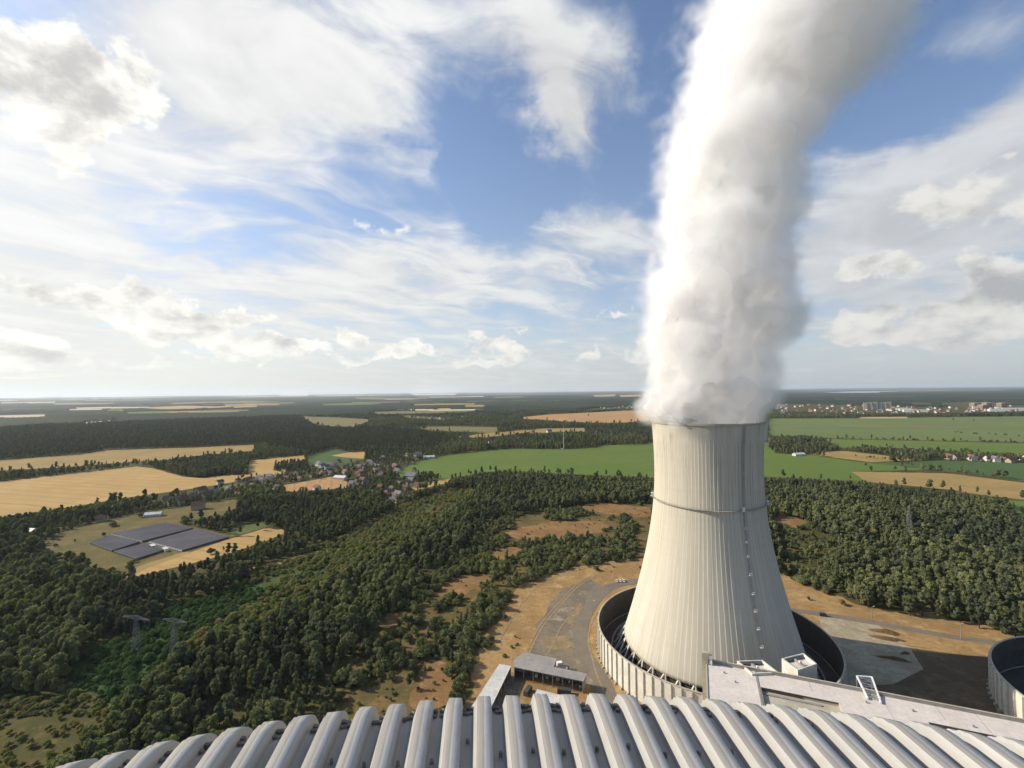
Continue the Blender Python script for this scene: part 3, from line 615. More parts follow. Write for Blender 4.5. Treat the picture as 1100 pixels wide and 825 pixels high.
def build_plume():
    T = empty('steam_plume', (TX, TY, HT), 0, 'billowing column of white steam rising from the mouth of the cooling tower', 'steam')
    VV = []; FF = []; k = 0; r_ = random.Random(5)
    def ball(x, y, z, r):
        nonlocal k
        V, F = IC2; VV.append(V*np.array([r, r, r*.92])+np.array([x, y, z])); FF.append(F+k); k += len(V)
    z = 137.
    while z < 560:
        cx, w = plume_at(z); w = max(w-5-9*min(1, max(0, (z-145)/40)), 12); cyy = TY+(z-140)*.03; n = 7
        wisp = 1.
        ball(cx+w*.12*math.sin(z*.06+1), cyy, z, w*(.66+.10*math.sin(z*.11))*wisp)
        for i in range(n):
            a = r_.random()*2*math.pi; q = w*(.42+.42*r_.random()); rr = w*(.24+.26*r_.random())*wisp
            if z < 160: q = min(q, 30-rr*.9); 
            rr = min(rr, w*1.02-q*.98) if q+rr > w*1.04 else rr
            ball(cx+q*math.cos(a), cyy+q*math.sin(a), z+(r_.random()-.5)*12, max(rr, 5))
        if int(z/9) % 4 == 0 and z > 160:
            a = r_.random()*6.28
            for q_ in range(3): ball(cx+w*.62*math.cos(a+q_*2.1), cyy+w*.62*math.sin(a+q_*2.1), z+r_.uniform(-9, 9), w*r_.uniform(.36, .48))
        z += 9
    for px, py, r, dy in ((709, 446, 8, -4), (705, 450, 5.5, -9), (714, 441, 9, -12), (716, 451, 7, -19), (708, 436, 8, 2), (813, 436, 8, -4), (824, 431, 6, -4)):   # steam spilling over the rim
        z_ = HC+(421-py)*.55; ball((px-550)*.55, TY+dy-3, z_, r)
    me = np_mesh('steam_core', np.concatenate(VV), np.concatenate(FF)); o = link('steam_core', me)
    def tex(nm, size, depth):
        t = bpy.data.textures.new(nm, 'CLOUDS'); t.noise_scale = size; t.noise_depth = depth; return t
    md = o.modifiers.new('a', 'REMESH'); md.mode = 'VOXEL'; md.voxel_size = 1.9; md.use_smooth_shade = True
    for nm, size, st in (('big', 42, 22), ('mid', 17, 11), ('small', 7, 5.2), ('fine', 3.2, 1.8)):
        d = o.modifiers.new(nm, 'DISPLACE'); d.texture = tex(nm, size, 3); d.strength = st; d.mid_level = .5; d.texture_coords = 'GLOBAL'
    s_ = o.modifiers.new('s', 'SMOOTH'); s_.factor = .5; s_.iterations = 2
    dg = bpy.context.evaluated_depsgraph_get(); dg.update()
    me2 = bpy.data.meshes.new_from_object(o.evaluated_get(dg)); bpy.data.objects.remove(o)
    # only the outer skin: hollows shut in between the billows are dropped
    nv = len(me2.vertices); E_ = np.empty(len(me2.edges)*2, np.int32); me2.edges.foreach_get('vertices', E_); E_ = E_.reshape(-1, 2); lab = np.arange(nv)
    for _ in range(4000):
        m_ = np.minimum(lab[E_[:, 0]], lab[E_[:, 1]]); new = lab.copy(); np.minimum.at(new, E_[:, 0], m_); np.minimum.at(new, E_[:, 1], m_); new = new[new]
        if (new == lab).all(): break
        lab = new
    main = np.bincount(lab).argmax(); import bmesh
    bm = bmesh.new(); bm.from_mesh(me2); bm.verts.ensure_lookup_table(); bmesh.ops.delete(bm, geom=[bm.verts[int(i)] for i in np.nonzero(lab != main)[0]], context='VERTS'); bm.to_mesh(me2); bm.free()
    print('STEAM', nv, int((lab != main).sum()))
    me2.transform(Matrix.Translation((-TX, -TY, -HT))); me2.name = 'steam_core'
    me2.polygons.foreach_set('use_smooth', np.ones(len(me2.polygons), bool))
    # dense heart of the cloud
    m, t, out = new_mat('dense_steam')
    df = t.new('ShaderNodeBsdfDiffuse'); t.put(df.inputs[0], (.94, .928, .912)); tr = t.new('ShaderNodeBsdfTranslucent'); t.put(tr.inputs[0], (.94, .928, .912))
    mx = t.new('ShaderNodeMixShader'); mx.inputs[0].default_value = .74; t.l.new(df.outputs[0], mx.inputs[1]); t.l.new(tr.outputs[0], mx.inputs[2])
    t.l.new(mx.outputs[0], out.inputs[0]); M['steam'] = m
    me2.materials.clear(); me2.materials.append(m)
    core = link('steam_core', me2, None, T)
    # thin steam round it: a volume whose density falls off with the distance to the heart
    m, t, out = new_mat('thin_steam'); pv = t.new('ShaderNodeVolumePrincipled'); pv.inputs['Color'].default_value = (.996, .994, .991, 1)
    pv.inputs['Density'].default_value = 1.0; pv.inputs['Anisotropy'].default_value = .15
    t.l.new(pv.outputs[0], out.inputs['Volume']); M['thin_steam'] = m
    vd = bpy.data.volumes.new('steam_veil'); veil = bpy.data.objects.new('steam_veil', vd); C.objects.link(veil); veil.parent = T; vd.materials.append(m)
    ng = bpy.data.node_groups.new('steam_density', 'GeometryNodeTree')
    ng.interface.new_socket('Geometry', in_out='INPUT', socket_type='NodeSocketGeometry'); ng.interface.new_socket('Geometry', in_out='OUTPUT', socket_type='NodeSocketGeometry')
    g = NT(ng); gi = g.new('NodeGroupInput'); go = g.new('NodeGroupOutput')
    oi = g.new('GeometryNodeObjectInfo', transform_space='RELATIVE'); oi.inputs['Object'].default_value = core
    pr = g.new('GeometryNodeProximity', target_element='FACES'); g.l.new(oi.outputs['Geometry'], pr.inputs[0])
    pos = g.new('GeometryNodeInputPosition').outputs[0]
    dist = pr.outputs['Distance']
    sn = g.new('GeometryNodeSampleNearestSurface', data_type='FLOAT_VECTOR'); g.l.new(oi.outputs['Geometry'], sn.inputs[0]); g.l.new(g.new('GeometryNodeInputNormal').outputs[0], sn.inputs['Value'])
    inside = g.m('LESS_THAN', g.vm('DOT_PRODUCT', g.vm('SUBTRACT', g.new('GeometryNodeInputPosition').outputs[0], pr.outputs['Position']), sn.outputs[0]), -1.5)
    n1 = g.noise(pos, .055, 5, .62, .6); n2 = g.noise(pos, .02, 3, .55, .3); n3 = g.noise(pos, .15, 4, .6, .4)
    px, py, pz = g.xyz(pos)
    reach = g.m('ADD', g.m('MULTIPLY', g.ss(n1, .34, .64), 19.), g.m('MULTIPLY', g.ss(n2, .40, .65), 14.)); reach = g.m('ADD', reach, g.m('MULTIPLY', g.m('SUBTRACT', n3, .46), 24.)); reach = g.m('MAXIMUM', reach, 2.)
    reach = g.m('ADD', g.m('MULTIPLY', reach, g.ss(pz, 0., 45., .30, 1.)), 3.6)
    reach = g.m('MULTIPLY', reach, g.ss(pz, 110., 260., .62, 1.35))
    f = g.m('SUBTRACT', 1., g.m('DIVIDE', dist, reach), clamp=True)
    den = g.m('MULTIPLY', g.m('MULTIPLY', g.ss(f, .0, .65), .07), g.m('SUBTRACT', 1., inside))
    vc = g.new('GeometryNodeVolumeCube'); g.put(vc.inputs['Density'], den)
    zs = np.empty(len(me2.vertices)*3, np.float32); me2.vertices.foreach_get('co', zs); zs = zs.reshape(-1, 3); lo = zs.min(0)-24; hi = zs.max(0)+24
    lo[2] = max(lo[2], -14); hi[2] = min(hi[2], 360)
    vc.inputs['Min'].default_value = lo.tolist(); vc.inputs['Max'].default_value = hi.tolist()
    VS = 2.0
    for i, q in enumerate('XYZ'): vc.inputs['Resolution '+q].default_value = int((hi[i]-lo[i])/VS)
    sm = g.new('GeometryNodeSetMaterial'); sm.inputs['Material'].default_value = m
    g.l.new(vc.outputs[0], sm.inputs[0]); g.l.new(sm.outputs[0], go.inputs[0])
    md = veil.modifiers.new('density', 'NODES'); md.node_group = ng
    return T
build_plume()
# ================================================================ BOILER HOUSE WITH THE CORRUGATED ROOF
def roof_mat():
    """weathered sheet: rain streaks run along each rib, the valleys are warmer in tone"""
    m, t, out = new_mat('roof_sheet'); P = t.new('ShaderNodeTexCoord').outputs['Object']
    ac = t.new('ShaderNodeAttribute', attribute_name='across').outputs['Fac']; al = t.new('ShaderNodeAttribute', attribute_name='along').outputs['Fac']
    at = t.new('ShaderNodeAttribute', attribute_name='valley').outputs['Fac']
    st = t.noise(t.vec(t.m('MULTIPLY', ac, 9.), t.m('MULTIPLY', al, .55), 0.), 1., 6, .65)
    col = t.mix(t.ss(st, .34, .68), (.42, .42, .40), (.35, .35, .33))
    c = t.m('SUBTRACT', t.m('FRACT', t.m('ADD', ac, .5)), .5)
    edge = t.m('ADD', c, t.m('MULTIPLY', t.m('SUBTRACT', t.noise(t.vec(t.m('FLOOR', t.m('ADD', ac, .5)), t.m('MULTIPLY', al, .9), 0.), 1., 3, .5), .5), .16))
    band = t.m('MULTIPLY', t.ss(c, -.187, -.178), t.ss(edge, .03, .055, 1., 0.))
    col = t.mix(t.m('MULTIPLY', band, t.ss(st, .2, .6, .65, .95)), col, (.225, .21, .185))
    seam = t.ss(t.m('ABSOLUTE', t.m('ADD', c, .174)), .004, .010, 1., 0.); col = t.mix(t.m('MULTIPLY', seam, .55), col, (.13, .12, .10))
    n2 = t.noise(P, 2.2, 6, .65); col = t.mix(t.ss(n2, .52, .74, 0, .45), col, (.27, .255, .225))
    n3 = t.noise(P, 26., 3, .6); col = t.mix(t.ss(n3, .60, .74, 0, .4), col, (.20, .19, .165))
    col = t.mix(t.m('MULTIPLY', at, t.ss(n2, .2, .6, .35, .75)), col, (.36, .325, .265))
    hb = t.m('ADD', t.noise(P, 5., 4, .6), t.m('MULTIPLY', t.noise(P, 40., 3, .6), .12))
    finish(t, out, col, t.ss(n2, .3, .7, .38, .6), bump=hb, bstr=.2, bdist=.008, metal=.1, spec=.4); return m
M['roof'] = roof_mat()
M['cladding'] = plain('grey_cladding', (.36, .37, .37), (.30, .31, .31), .2, .6)
M['seal'] = plain('black_seal', (.16, .145, .12), (.24, .215, .18), 9., .9)
YAW = R(-4.0); VC = 0.; UF = 6.36; KQ = .0345
def roof_xy(v, s):
    """v metres across from the middle of the edge, s metres back from the edge; the ribs fan out slightly"""
    u = UF-KQ*(v-VC)**2; a = YAW+R(1.0)*v*.9
    # edge point
    c, n = math.cos(YAW), math.sin(YAW)
    X = v*c+u*n; Y = -v*n+u*c
    return X-s*math.sin(a), Y-s*math.cos(a)
def build_roof():
    T = empty('boiler_house', (0, 0, 0), 0, 'boiler house under a grey corrugated metal roof with rounded ribs', 'building')
    ZR = 156.95; RAD = .62; PT = .3735; RH = .145
    # across one rib: valley, left flank, crown with two creases, right flank
    cross = [(-.5, 0), (-.345, .0), (-.340, .02), (-.185, .99), (-.180, 1.02), (.27, 1.0), (.276, .97), (.338, .02), (.343, 0)]
    # along: from the foot of the rounded edge over the bend and back beneath the camera
    path = []
    for k in range(4): path.append((.0-0., -RAD-1.6+k*.53, 0., 1.))       # (s, dz, nz, nout)
    for k in range(41):
        b = k/40*R(86); path.append((RAD-RAD*math.cos(b), -RAD+RAD*math.sin(b), math.sin(b), math.cos(b)))
    e = path[-1]
    for k in range(1, 40): d = k*.16; path.append((e[0]+d, e[1]-.0+d*.015, 1., 0.))
    i0, i1 = -36, 36; off = -0.02
    V = []; val = []; cols = []; acr = []; alo = []
    for i in range(i0, i1+1):
        dz = (rnd.random()-.5)*.012; dh = 1+(rnd.random()-.5)*.06
        for (c, h) in cross:
            v = (i+off+c)*PT; cols.append((v, h*RH*dh, dz, 1. if h < .1 else 0., i, i+c*.998))
    for j, (s, z, nz, no) in enumerate(path):
        for (v, h, dz, vl, i, ax) in cols:
            wr = 0.
            if 4 <= j <= 44 and h > .5*RH: wr = (.009*math.sin(j*1.15+i*1.3)+.006*math.sin(j*.55+i*2.1))*(1. if ax-round(ax) < 0 else .35)*math.sin(math.pi*(j-4)/41)          # crimps where the sheet was bent
            hh = h+wr
            x, y = roof_xy(v, s-no*hh); V.append((x, y, ZR+z+nz*hh+dz)); val.append(vl); acr.append(ax); alo.append(s+z*.5+i*7.3)
    n = len(cols); F = [(j*n+i+1, j*n+i, (j+1)*n+i, (j+1)*n+i+1) for j in range(len(path)-1) for i in range(n-1)]
    F = [f[::-1] for f in F]
    me = np_mesh('roof', V, F); a = me.attributes.new('valley', 'FLOAT', 'POINT'); a.data.foreach_set('value', np.array(val, np.float32))
    for nm, q in (('across', acr), ('along', alo)):
        a = me.attributes.new(nm, 'FLOAT', 'POINT'); a.data.foreach_set('value', np.array(q, np.float32))
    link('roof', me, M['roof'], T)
    # lap seam on the crown of each rib, fasteners and the black sealing strips in the valleys at the bend
    sm = MB(); sc = MB(); sl = MB()
    for i in range(i0, i1+1):
        v = (i+off-.085)*PT
        for j in range(6, len(path)-1):
            pass
        for k, d in enumerate((.05, .15)):
            for w in (-.11, 0., .11):
                if rnd.random() < .25: continue
                v = (i+.5+off)*PT+w*PT; x, y = roof_xy(v, .30+d+rnd.random()*.03); z = ZR-.045+d*.08
                sl.box(-.024, -.022, z-.05, .024, .022, z+.035+rnd.random()*.012, YAW, (x, y))
        for d in (.95, 1.9, 2.9):
            v = (i+.5+off)*PT+(rnd.random()-.5)*.03; x, y = roof_xy(v, d+rnd.random()*.35); z = ZR+.01+d*.015
            sc.box(-.016, -.016, z-.02, .016, .016, z+.03, .4, (x, y))
    sc.build('screw', M['seal'], T); tag(sl.build('sealing_trim', M['seal'], T), kind='stuff')
    # the walls below
    pts = [roof_xy(v, .10) for v in np.linspace(-13, 13, 60)]
    pts += [(14.5, -34), (-14.5, -34)]
    mb = MB(); mb.prism(pts, 0, 155.2); mb.build('wall', M['cladding'], T)
    return T
build_roof()

# ================================================================ THE PALE FLAT ROOFED BUILDING AND THE PLANT AROUND IT
M['flatroof'] = plain('pale_roofing', (.66, .60, .54), (.57, .515, .46), .10, .85, fine=.7)
M['shade_strip'] = plain('brown_shade', (.055, .04, .032), (.085, .06, .045), .6, .7)  # dark brown standing in for shade in the sunken wells
M['rooftrim'] = plain('parapet_flashing', (.30, .28, .25), (.23, .215, .19), .3, .6)
def build_flat_building():
    H = 40.0
    a = Vector(G(759.5, 711.3, H)); b = Vector(G(1100, 777, H)); d = (b-a).normalized(); ang = math.atan2(d.y, d.x); L = (b-a).length+60
    nrm = Vector((d.y, -d.x))                     # towards the camera
    W = 34.0
    T = empty('flat_roofed_building', (a.x, a.y, 0), ang, 'long building with pale pinkish flat roof and sunken light wells below the cooling tower', 'building')
    def loc(px, py, h=H):
        p = Vector(G(px, py, h))-a; return p.dot(d), -p.dot(nrm)          # local x along, y away from the camera is positive
    # sunken wells
    w1 = [loc(817, 736.8), loc(901.5, 756)]; x0, y1 = w1[0]; x1 = w1[1][0]; y1 = (w1[0][1]+w1[1][1])/2
    wy0 = y1-13
    w2a = loc(997, 775.5); x2, y2 = w2a[0], w2a[1]; x3 = x2+34; y2b = y2-9
    holes = [(x0, wy0, x1, y1), (x2, y2b, x3, y2)]
    xs = sorted([0, L, x0, x1, x2, x3]); ys = sorted([-W, 0, wy0, y1, y2b, y2]); mb = MB(); wl = MB(); fl = MB()
    # one solid mass with the wells cut out of it
    def inhole(x, y): return any(h[0] < x < h[2] and h[1] < y < h[3] for h in holes)
    V = {}; vs = []; fs = []
    def vi(x, y, z):
        k = (round(x, 4), round(y, 4), z)
        if k not in V: V[k] = len(vs); vs.append((x, y, z))
        return V[k]
    for i in range(5):
        for j in range(5):
            cx, cyy = (xs[i]+xs[i+1])/2, (ys[j]+ys[j+1])/2
            if not inhole(cx, cyy): fs.append((vi(xs[i], ys[j], H), vi(xs[i+1], ys[j], H), vi(xs[i+1], ys[j+1], H), vi(xs[i], ys[j+1], H)))
    link('roof', np_mesh('roof', vs, fs), M['flatroof'], T)
    DP = 1.5
    for (hx0, hy0, hx1, hy1) in holes:
        mb = MB(); z = H-DP
        mb.add([(hx0, hy0, z), (hx1, hy0, z), (hx1, hy1, z), (hx0, hy1, z), (hx0, hy0, H), (hx1, hy0, H), (hx1, hy1, H), (hx0, hy1, H)],
               [(0, 1, 2, 3), (0, 4, 5, 1), (1, 5, 6, 2), (2, 6, 7, 3), (3, 7, 4, 0)])
        w = mb.build('light_well', M['conc'], T)
        mb = MB(); mb.box(hx0+.1, hy1-.12, z+.25, hx0+(hx1-hx0)*.55, hy1-.004, H-.12); mb.box(hx0+(hx1-hx0)*.55+.01, hy1-.10, H-.6, hx1-.2, hy1-.004, H-.12); mb.build('shade_strip', M['shade_strip'], w)  # added dark strip: shade and cast shadow on the far wall, put into colour
        mb = MB(); mb.box(hx0+1, hy1-2.6, z+.01, hx1-6, hy1-1.6, z+.4); mb.build('duct', M['rooftrim'], w)
    mb = MB(); mb.add([(0, -W, 0), (L, -W, 0), (L, 0, 0), (0, 0, 0), (0, -W, H-.004), (L, -W, H-.004), (L, 0, H-.004), (0, 0, H-.004)], [(0, 1, 5, 4), (1, 2, 6, 5), (2, 3, 7, 6), (3, 0, 4, 7)])
    mb.build('wall', M['wallpanel'], T)
    # upstand along the far edge and the end
    mb = MB(); mb.box(0, .002, H-1.2, L, .5, H+1.25); p = mb.build('parapet', M['rooftrim'], T)
    mb = MB(); mb.box(0, -.05, H+1.25, L, .6, H+1.4); mb.build('coping', M['conc'], p)
    mb = MB(); mb.box(-.45, -W, H-1.0, -.002, -.1, H+.35); mb.build('edge_flashing', M['conc'], T)
    # roof joints, low pipes and vents that break up the flat roof
    mb = MB(); lx = loc(811, 724)[0]; mb.box(lx, -W, H+.004, lx+.75, -.01, H+.22); mb.build('gutter', M['rooftrim'], T)
    for k, (px, py) in enumerate(((870, 736), (948, 752), (1010, 766), (1056, 777))):
        x, y = loc(px, py); mb = MB(); mb.box(x, -W if k % 2 else y-4, H+.004, x+.14, -.01, H+.03); mb.build('roof_joint', M['rooftrim'], T)
    mb = MB()
    for px, py in ((778, 723), (790, 733), (931, 755), (981, 764), (1046, 781)):
        x, y = loc(px, py); mb.box(x-.3, y-.3, H+.004, x+.3, y+.3, H+.6)
    mb.build('vent', M['steel'], T)
    return a, d, nrm, ang
BA, BD, BN, BANG = build_flat_building()
def build_shaft():
    H = 45.0; p = Vector(G(757.4, 696.8, H)); T = empty('stair_shaft', (p.x, p.y, 0), BANG, 'narrow grey concrete shaft with white hoist at the end of the flat roof', 'shaft')
    T.location = (p.x-1.35*math.cos(BANG)-.3, p.y-.9, 0)
    mb = MB(); mb.box(-.2, -2.2, 0, 2.3, -.2, H); mb.build('wall', M['conc'], T)
    mb = MB(); mb.box(2.3, -2.3, H-.7, 3.9, -.5, H); mb.box(2.35, -2.0, H-3.0, 2.6, -1.0, H-.7); mb.build('bracket', M['rooftrim'], T)
    mb = MB(); mb.box(2.7, -2.0, H-2.6, 3.6, -1.0, H-.8); mb.box(3.0, -2.2, H-4.6, 3.9, -1.2, H-3.0); mb.box(2.5, -1.9, H-5.4, 3.1, -1.1, H-4.7); mb.bar((3.1, -1.5, H-1), (2.7, -1.5, H-5.2), .35); mb.build('hoist', M['white'], T)
build_shaft()
def open_box(name, q, h, depth, label):
    """square tower, its open top crossed by a beam: four corners in photo pixels at height h"""
    P = [Vector(G(x, y, h)) for x, y in q]; o = sum(P, Vector((0, 0)))/4; P = [p-o for p in P]
    T = empty(name, (o.x, o.y, 0), 0, label, 'duct tower')
    mb = MB(); n = 4; inner = [p*.90 for p in P]
    vs = [(p.x, p.y, 0) for p in P]+[(p.x, p.y, h) for p in P]+[(p.x, p.y, h) for p in inner]+[(p.x, p.y, h-1.6) for p in inner]
    ar = sum(P[i].x*P[(i+1) % 4].y-P[(i+1) % 4].x*P[i].y for i in range(4)); fs = []
    for i in range(4):
        j = (i+1) % 4; fs += [(i, j, 4+j, 4+i), (4+i, 4+j, 8+j, 8+i), (8+i, 8+j, 12+j, 12+i)]
    if ar < 0: fs = [f[::-1] for f in fs]
    mb.add(vs, fs); mb.build('wall', M['wallpanel'], T)
    mb = MB(); mb.prism([(p.x*.985, p.y*.985) for p in inner], h-2.2, h-1.5); mb.build('damper', M['flatroof'], T)
    m0, m1 = (inner[0]+inner[1])/2, (inner[2]+inner[3])/2; k0, k1 = (inner[1]+inner[2])/2, (inner[3]+inner[0])/2
    mb = MB(); mb.bar((m0.x, m0.y, h-1.2), (m1.x, m1.y, h-1.2), 1.2); mb.build('beam', M['rooftrim'], T)
    mb = MB(); mb.bar((inner[0].x*.9, inner[0].y*.9, h-1.1), (inner[1].x*.9, inner[1].y*.9, h-1.1), 1.0); mb.build('housing', M['darkmetal'], T)
    mb = MB(); c = (m0+m1)/2; mb.box(c.x-.35, c.y-.35, h-.6, c.x+.35, c.y+.35, h+.2); mb.build('actuator', M['white'], T)
open_box('duct_tower', [(839.6, 707.3), (862.9, 701.4), (877.6, 713), (857, 719.9)], 41.5, 20, 'square pale duct tower with an open cross braced top standing clear behind the flat roof')
open_box('duct_tower', [(791.6, 709.8), (819, 708.8), (836, 722), (808, 723.5)], 41.0, 20, 'open topped duct tower sunk behind the roof edge before the cooling tower')
def build_gantry():
    h = 41.4; P = [Vector((*G(x, y, h), 0)) for x, y in ((920.5, 728), (936.5, 729), (946, 752.5), (932, 748))]
    o = P[2].copy(); T = empty('roof_stair', (o.x, o.y, 40), 0, 'small white lattice stair frame propped over the far edge of the pale flat roof', 'stair')
    q = [(P[0]-o)+Vector((0, 0, 2.0)), (P[1]-o)+Vector((0, 0, 2.0)), (P[2]-o)+Vector((0, 0, .6)), (P[3]-o)+Vector((0, 0, .6))]
    mb = MB(); mb.bar(q[0], q[3], .55); mb.bar(q[1], q[2], .55); mb.bar(q[0], q[1], .5); mb.build('stringer', M['white'], T)
    mb = MB()
    for k in range(1, 9): u = k/9; mb.bar(q[0].lerp(q[3], u), q[1].lerp(q[2], u), .3)
    for k in range(0, 8, 2): u = k/9; w = (k+2)/9; mb.bar(q[0].lerp(q[3], u), q[1].lerp(q[2], w), .22)
    mb.build('tread', M['steel'], T)
    mb = MB()
    for p in q[:2]: mb.bar(p, (p.x, p.y, -24), .3)
    mb.build('prop', M['steel'], T)
build_gantry()

# ---- works yard with sheds
M['zinc'] = plain('zinc_roof', (.36, .34, .30), (.30, .28, .25), .12, .55, fine=.5, metal=.1)
M['whiteroof'] = plain('white_sheet_roof', (.66, .64, .60), (.56, .54, .50), .15, .6, fine=.6)
M['timber'] = plain('rusty_timber', (.22, .13, .065), (.13, .085, .05), .6, .85)
M['blackbox'] = plain('dark_container', (.045, .052, .05), (.07, .07, .06), .6, .6)
M['glass'] = plain('dark_glass', (.03, .035, .04), None, 1, .15, spec=.6)
M['tyre'] = plain('rubber', (.03, .03, .03), None, 3, .9)
def shed(label, poly, h, mroof, open_sides=(), th=.35, fall=0.4):
    """open fronted shed: roof slab on posts, wall on the sides not listed as open; corners in photo pixels at roof height"""
    P = [Vector(G(x, y, h)) for x, y in poly]; o = sum(P, Vector((0, 0)))/len(P); P = [p-o for p in P]; n = len(P)
    T = empty('storage_shed', (o.x, o.y, .12), 0, label, 'shed')
    mb = MB(); mb.prism([(p.x, p.y) for p in P], h-th, h); mb.build('roof', mroof, T)
    rb = MB(); a, b = P[0], P[1]; e = P[-1]; L = (b-a).length; k = max(3, int(L/1.2))
    for i in range(k+1):
        u = i/k; p, q = a.lerp(b, u), e.lerp(P[2] if n == 4 else P[2], u)
        if n == 4: rb.bar((p.x, p.y, h+.03), (q.x, q.y, h+.03), .09)
    if n == 4: rb.build('roof_seam', mroof, T)
    wl = MB(); ps = MB()
    for i in range(n):
        p, q = P[i]*.97, P[(i+1) % n]*.97; d = q-p; m = max(1, int(d.length/5))
        if i in open_sides:
            for j in range(m+1): c = p.lerp(q, j/m); ps.box(c.x-.18, c.y-.18, 0, c.x+.18, c.y+.18, h-th)
        else:
            nv = Vector((-d.y, d.x)).normalized()*.12; wl.prism([(p+nv)[:], (q+nv)[:], (q-nv)[:], (p-nv)[:]], 0, h-th-.003)
    if wl.v: wl.build('wall', M['zinc'], T)
    if ps.v: ps.build('post', M['steel'], T)
    return T, P, o
shed('long grey shed with an open front and machinery stored under its roof', [(551.5, 716.5), (627, 732), (630, 723.5), (552, 708)], 6.5, M['zinc'], (0,))
shed('low grey annex roof behind the long open shed', [(552.5, 708.6), (594.5, 716.5), (598, 707.5), (563, 700.5)], 6.0, M['zinc'], ())
shed('narrow white roofed shed standing on the left of the works yard', [(506, 760), (527.5, 760), (549, 715.5), (536.5, 713.5)], 5.5, M['whiteroof'], (1,))
shed('white sheet canopy in the yard just above the rim of the corrugated roof', [(566, 764), (618, 764), (606, 748), (577, 740.5)], 3.4, M['whiteroof'], (0, 1, 2, 3))
def crate_heap():
    r_ = random.Random(3); a, b = Vector(G(566, 727, 0)), Vector(G(626, 739.5, 0))
    for i in range(15):
        u = (i+.5)/15; p = a.lerp(b, u)+Vector((r_.uniform(-.5, .5), r_.uniform(.3, 2.2))); w, d, h = r_.uniform(.9, 1.9), r_.uniform(.8, 1.6), r_.uniform(.7, 2.2)
        k = i % 3; T = empty('stored_machine', (p.x, p.y, .13), r_.uniform(-.4, .4), ('dark machine parked under the open front of the long grey shed', 'rusty brown crate stored under the front of the long grey shed', 'pale boxed unit stored under the front of the long grey shed')[k], ('machine', 'crate', 'box')[k],
                  ('dark machines under the shed', 'rusty crates under the shed', 'pale boxes under the shed')[k])
        if k == 0: T.name = 'stored_machine'
        elif k == 1: T.name = 'wooden_crate'
        else: T.name = 'boxed_unit'
        mb = MB(); mb.box(-w/2, -d/2, .12, w/2, d/2, h); mb.build('body', (M['blackbox'], M['timber'], M['white'])[k], T)
        mb = MB(); mb.box(-w/2-.05, -d/2-.05, 0, -w/2+.25, d/2+.05, .12); mb.box(w/2-.25, -d/2-.05, 0, w/2+.05, d/2+.05, .12); mb.build('skid', M['timber'], T)
        mb = MB(); mb.box(-w*.3, -d*.3, h, w*.3, d*.3, h+.25); mb.build('lid', (M['darkmetal'], M['timber'], M['steel'])[k], T)
crate_heap()
def container(px, py, ang, label, L=6.0, W=2.5, H=2.6, m=None):
    p = G(px, py); T = empty('shipping_container', (p[0], p[1], .13), ang, label, 'container')
    b = MB(); n = 20; prof = []
    for i in range(n+1): prof.append((-L/2+L*i/n, (-W/2 if i % 2 else -W/2+.07)))
    prof += [(x, -y) for x, y in prof[::-1]]; b.prism(prof, .15, H-.05); b.build('body', m or M['blackbox'], T)
    f = MB()
    for x in (-L/2-.02, L/2-.1):
        for y in (-W/2-.03, W/2-.09): f.box(x, y, 0, x+.12, y+.12, H)
    f.build('corner_post', M['darkmetal'], T); d = MB(); d.box(L/2+.002, -W/2+.15, .25, L/2+.06, -.02, H-.2); d.build('door', m or M['blackbox'], T); d = MB(); d.box(L/2+.002, .02, .25, L/2+.06, W/2-.15, H-.2); d.build('door', m or M['blackbox'], T)
container(606, 745, R(-12), 'dark container standing across the sunlit yard in front of the shed', 7, 2.6)
container(567, 745, R(62), 'dark container set at an angle by the white canopy in the yard', 6, 2.4)
container(604, 722, R(-14), 'grey container lying behind the long open shed on the gravel', 6, 2.5, 2.6, M['zinc'])
container(614.5, 724, R(-12), 'dark skip container behind the end of the long open shed', 5, 2.4, 2.2)
container(601, 716, R(10), 'short pale container beside the annex behind the long shed', 3, 2.4, 2.6, M['white'])

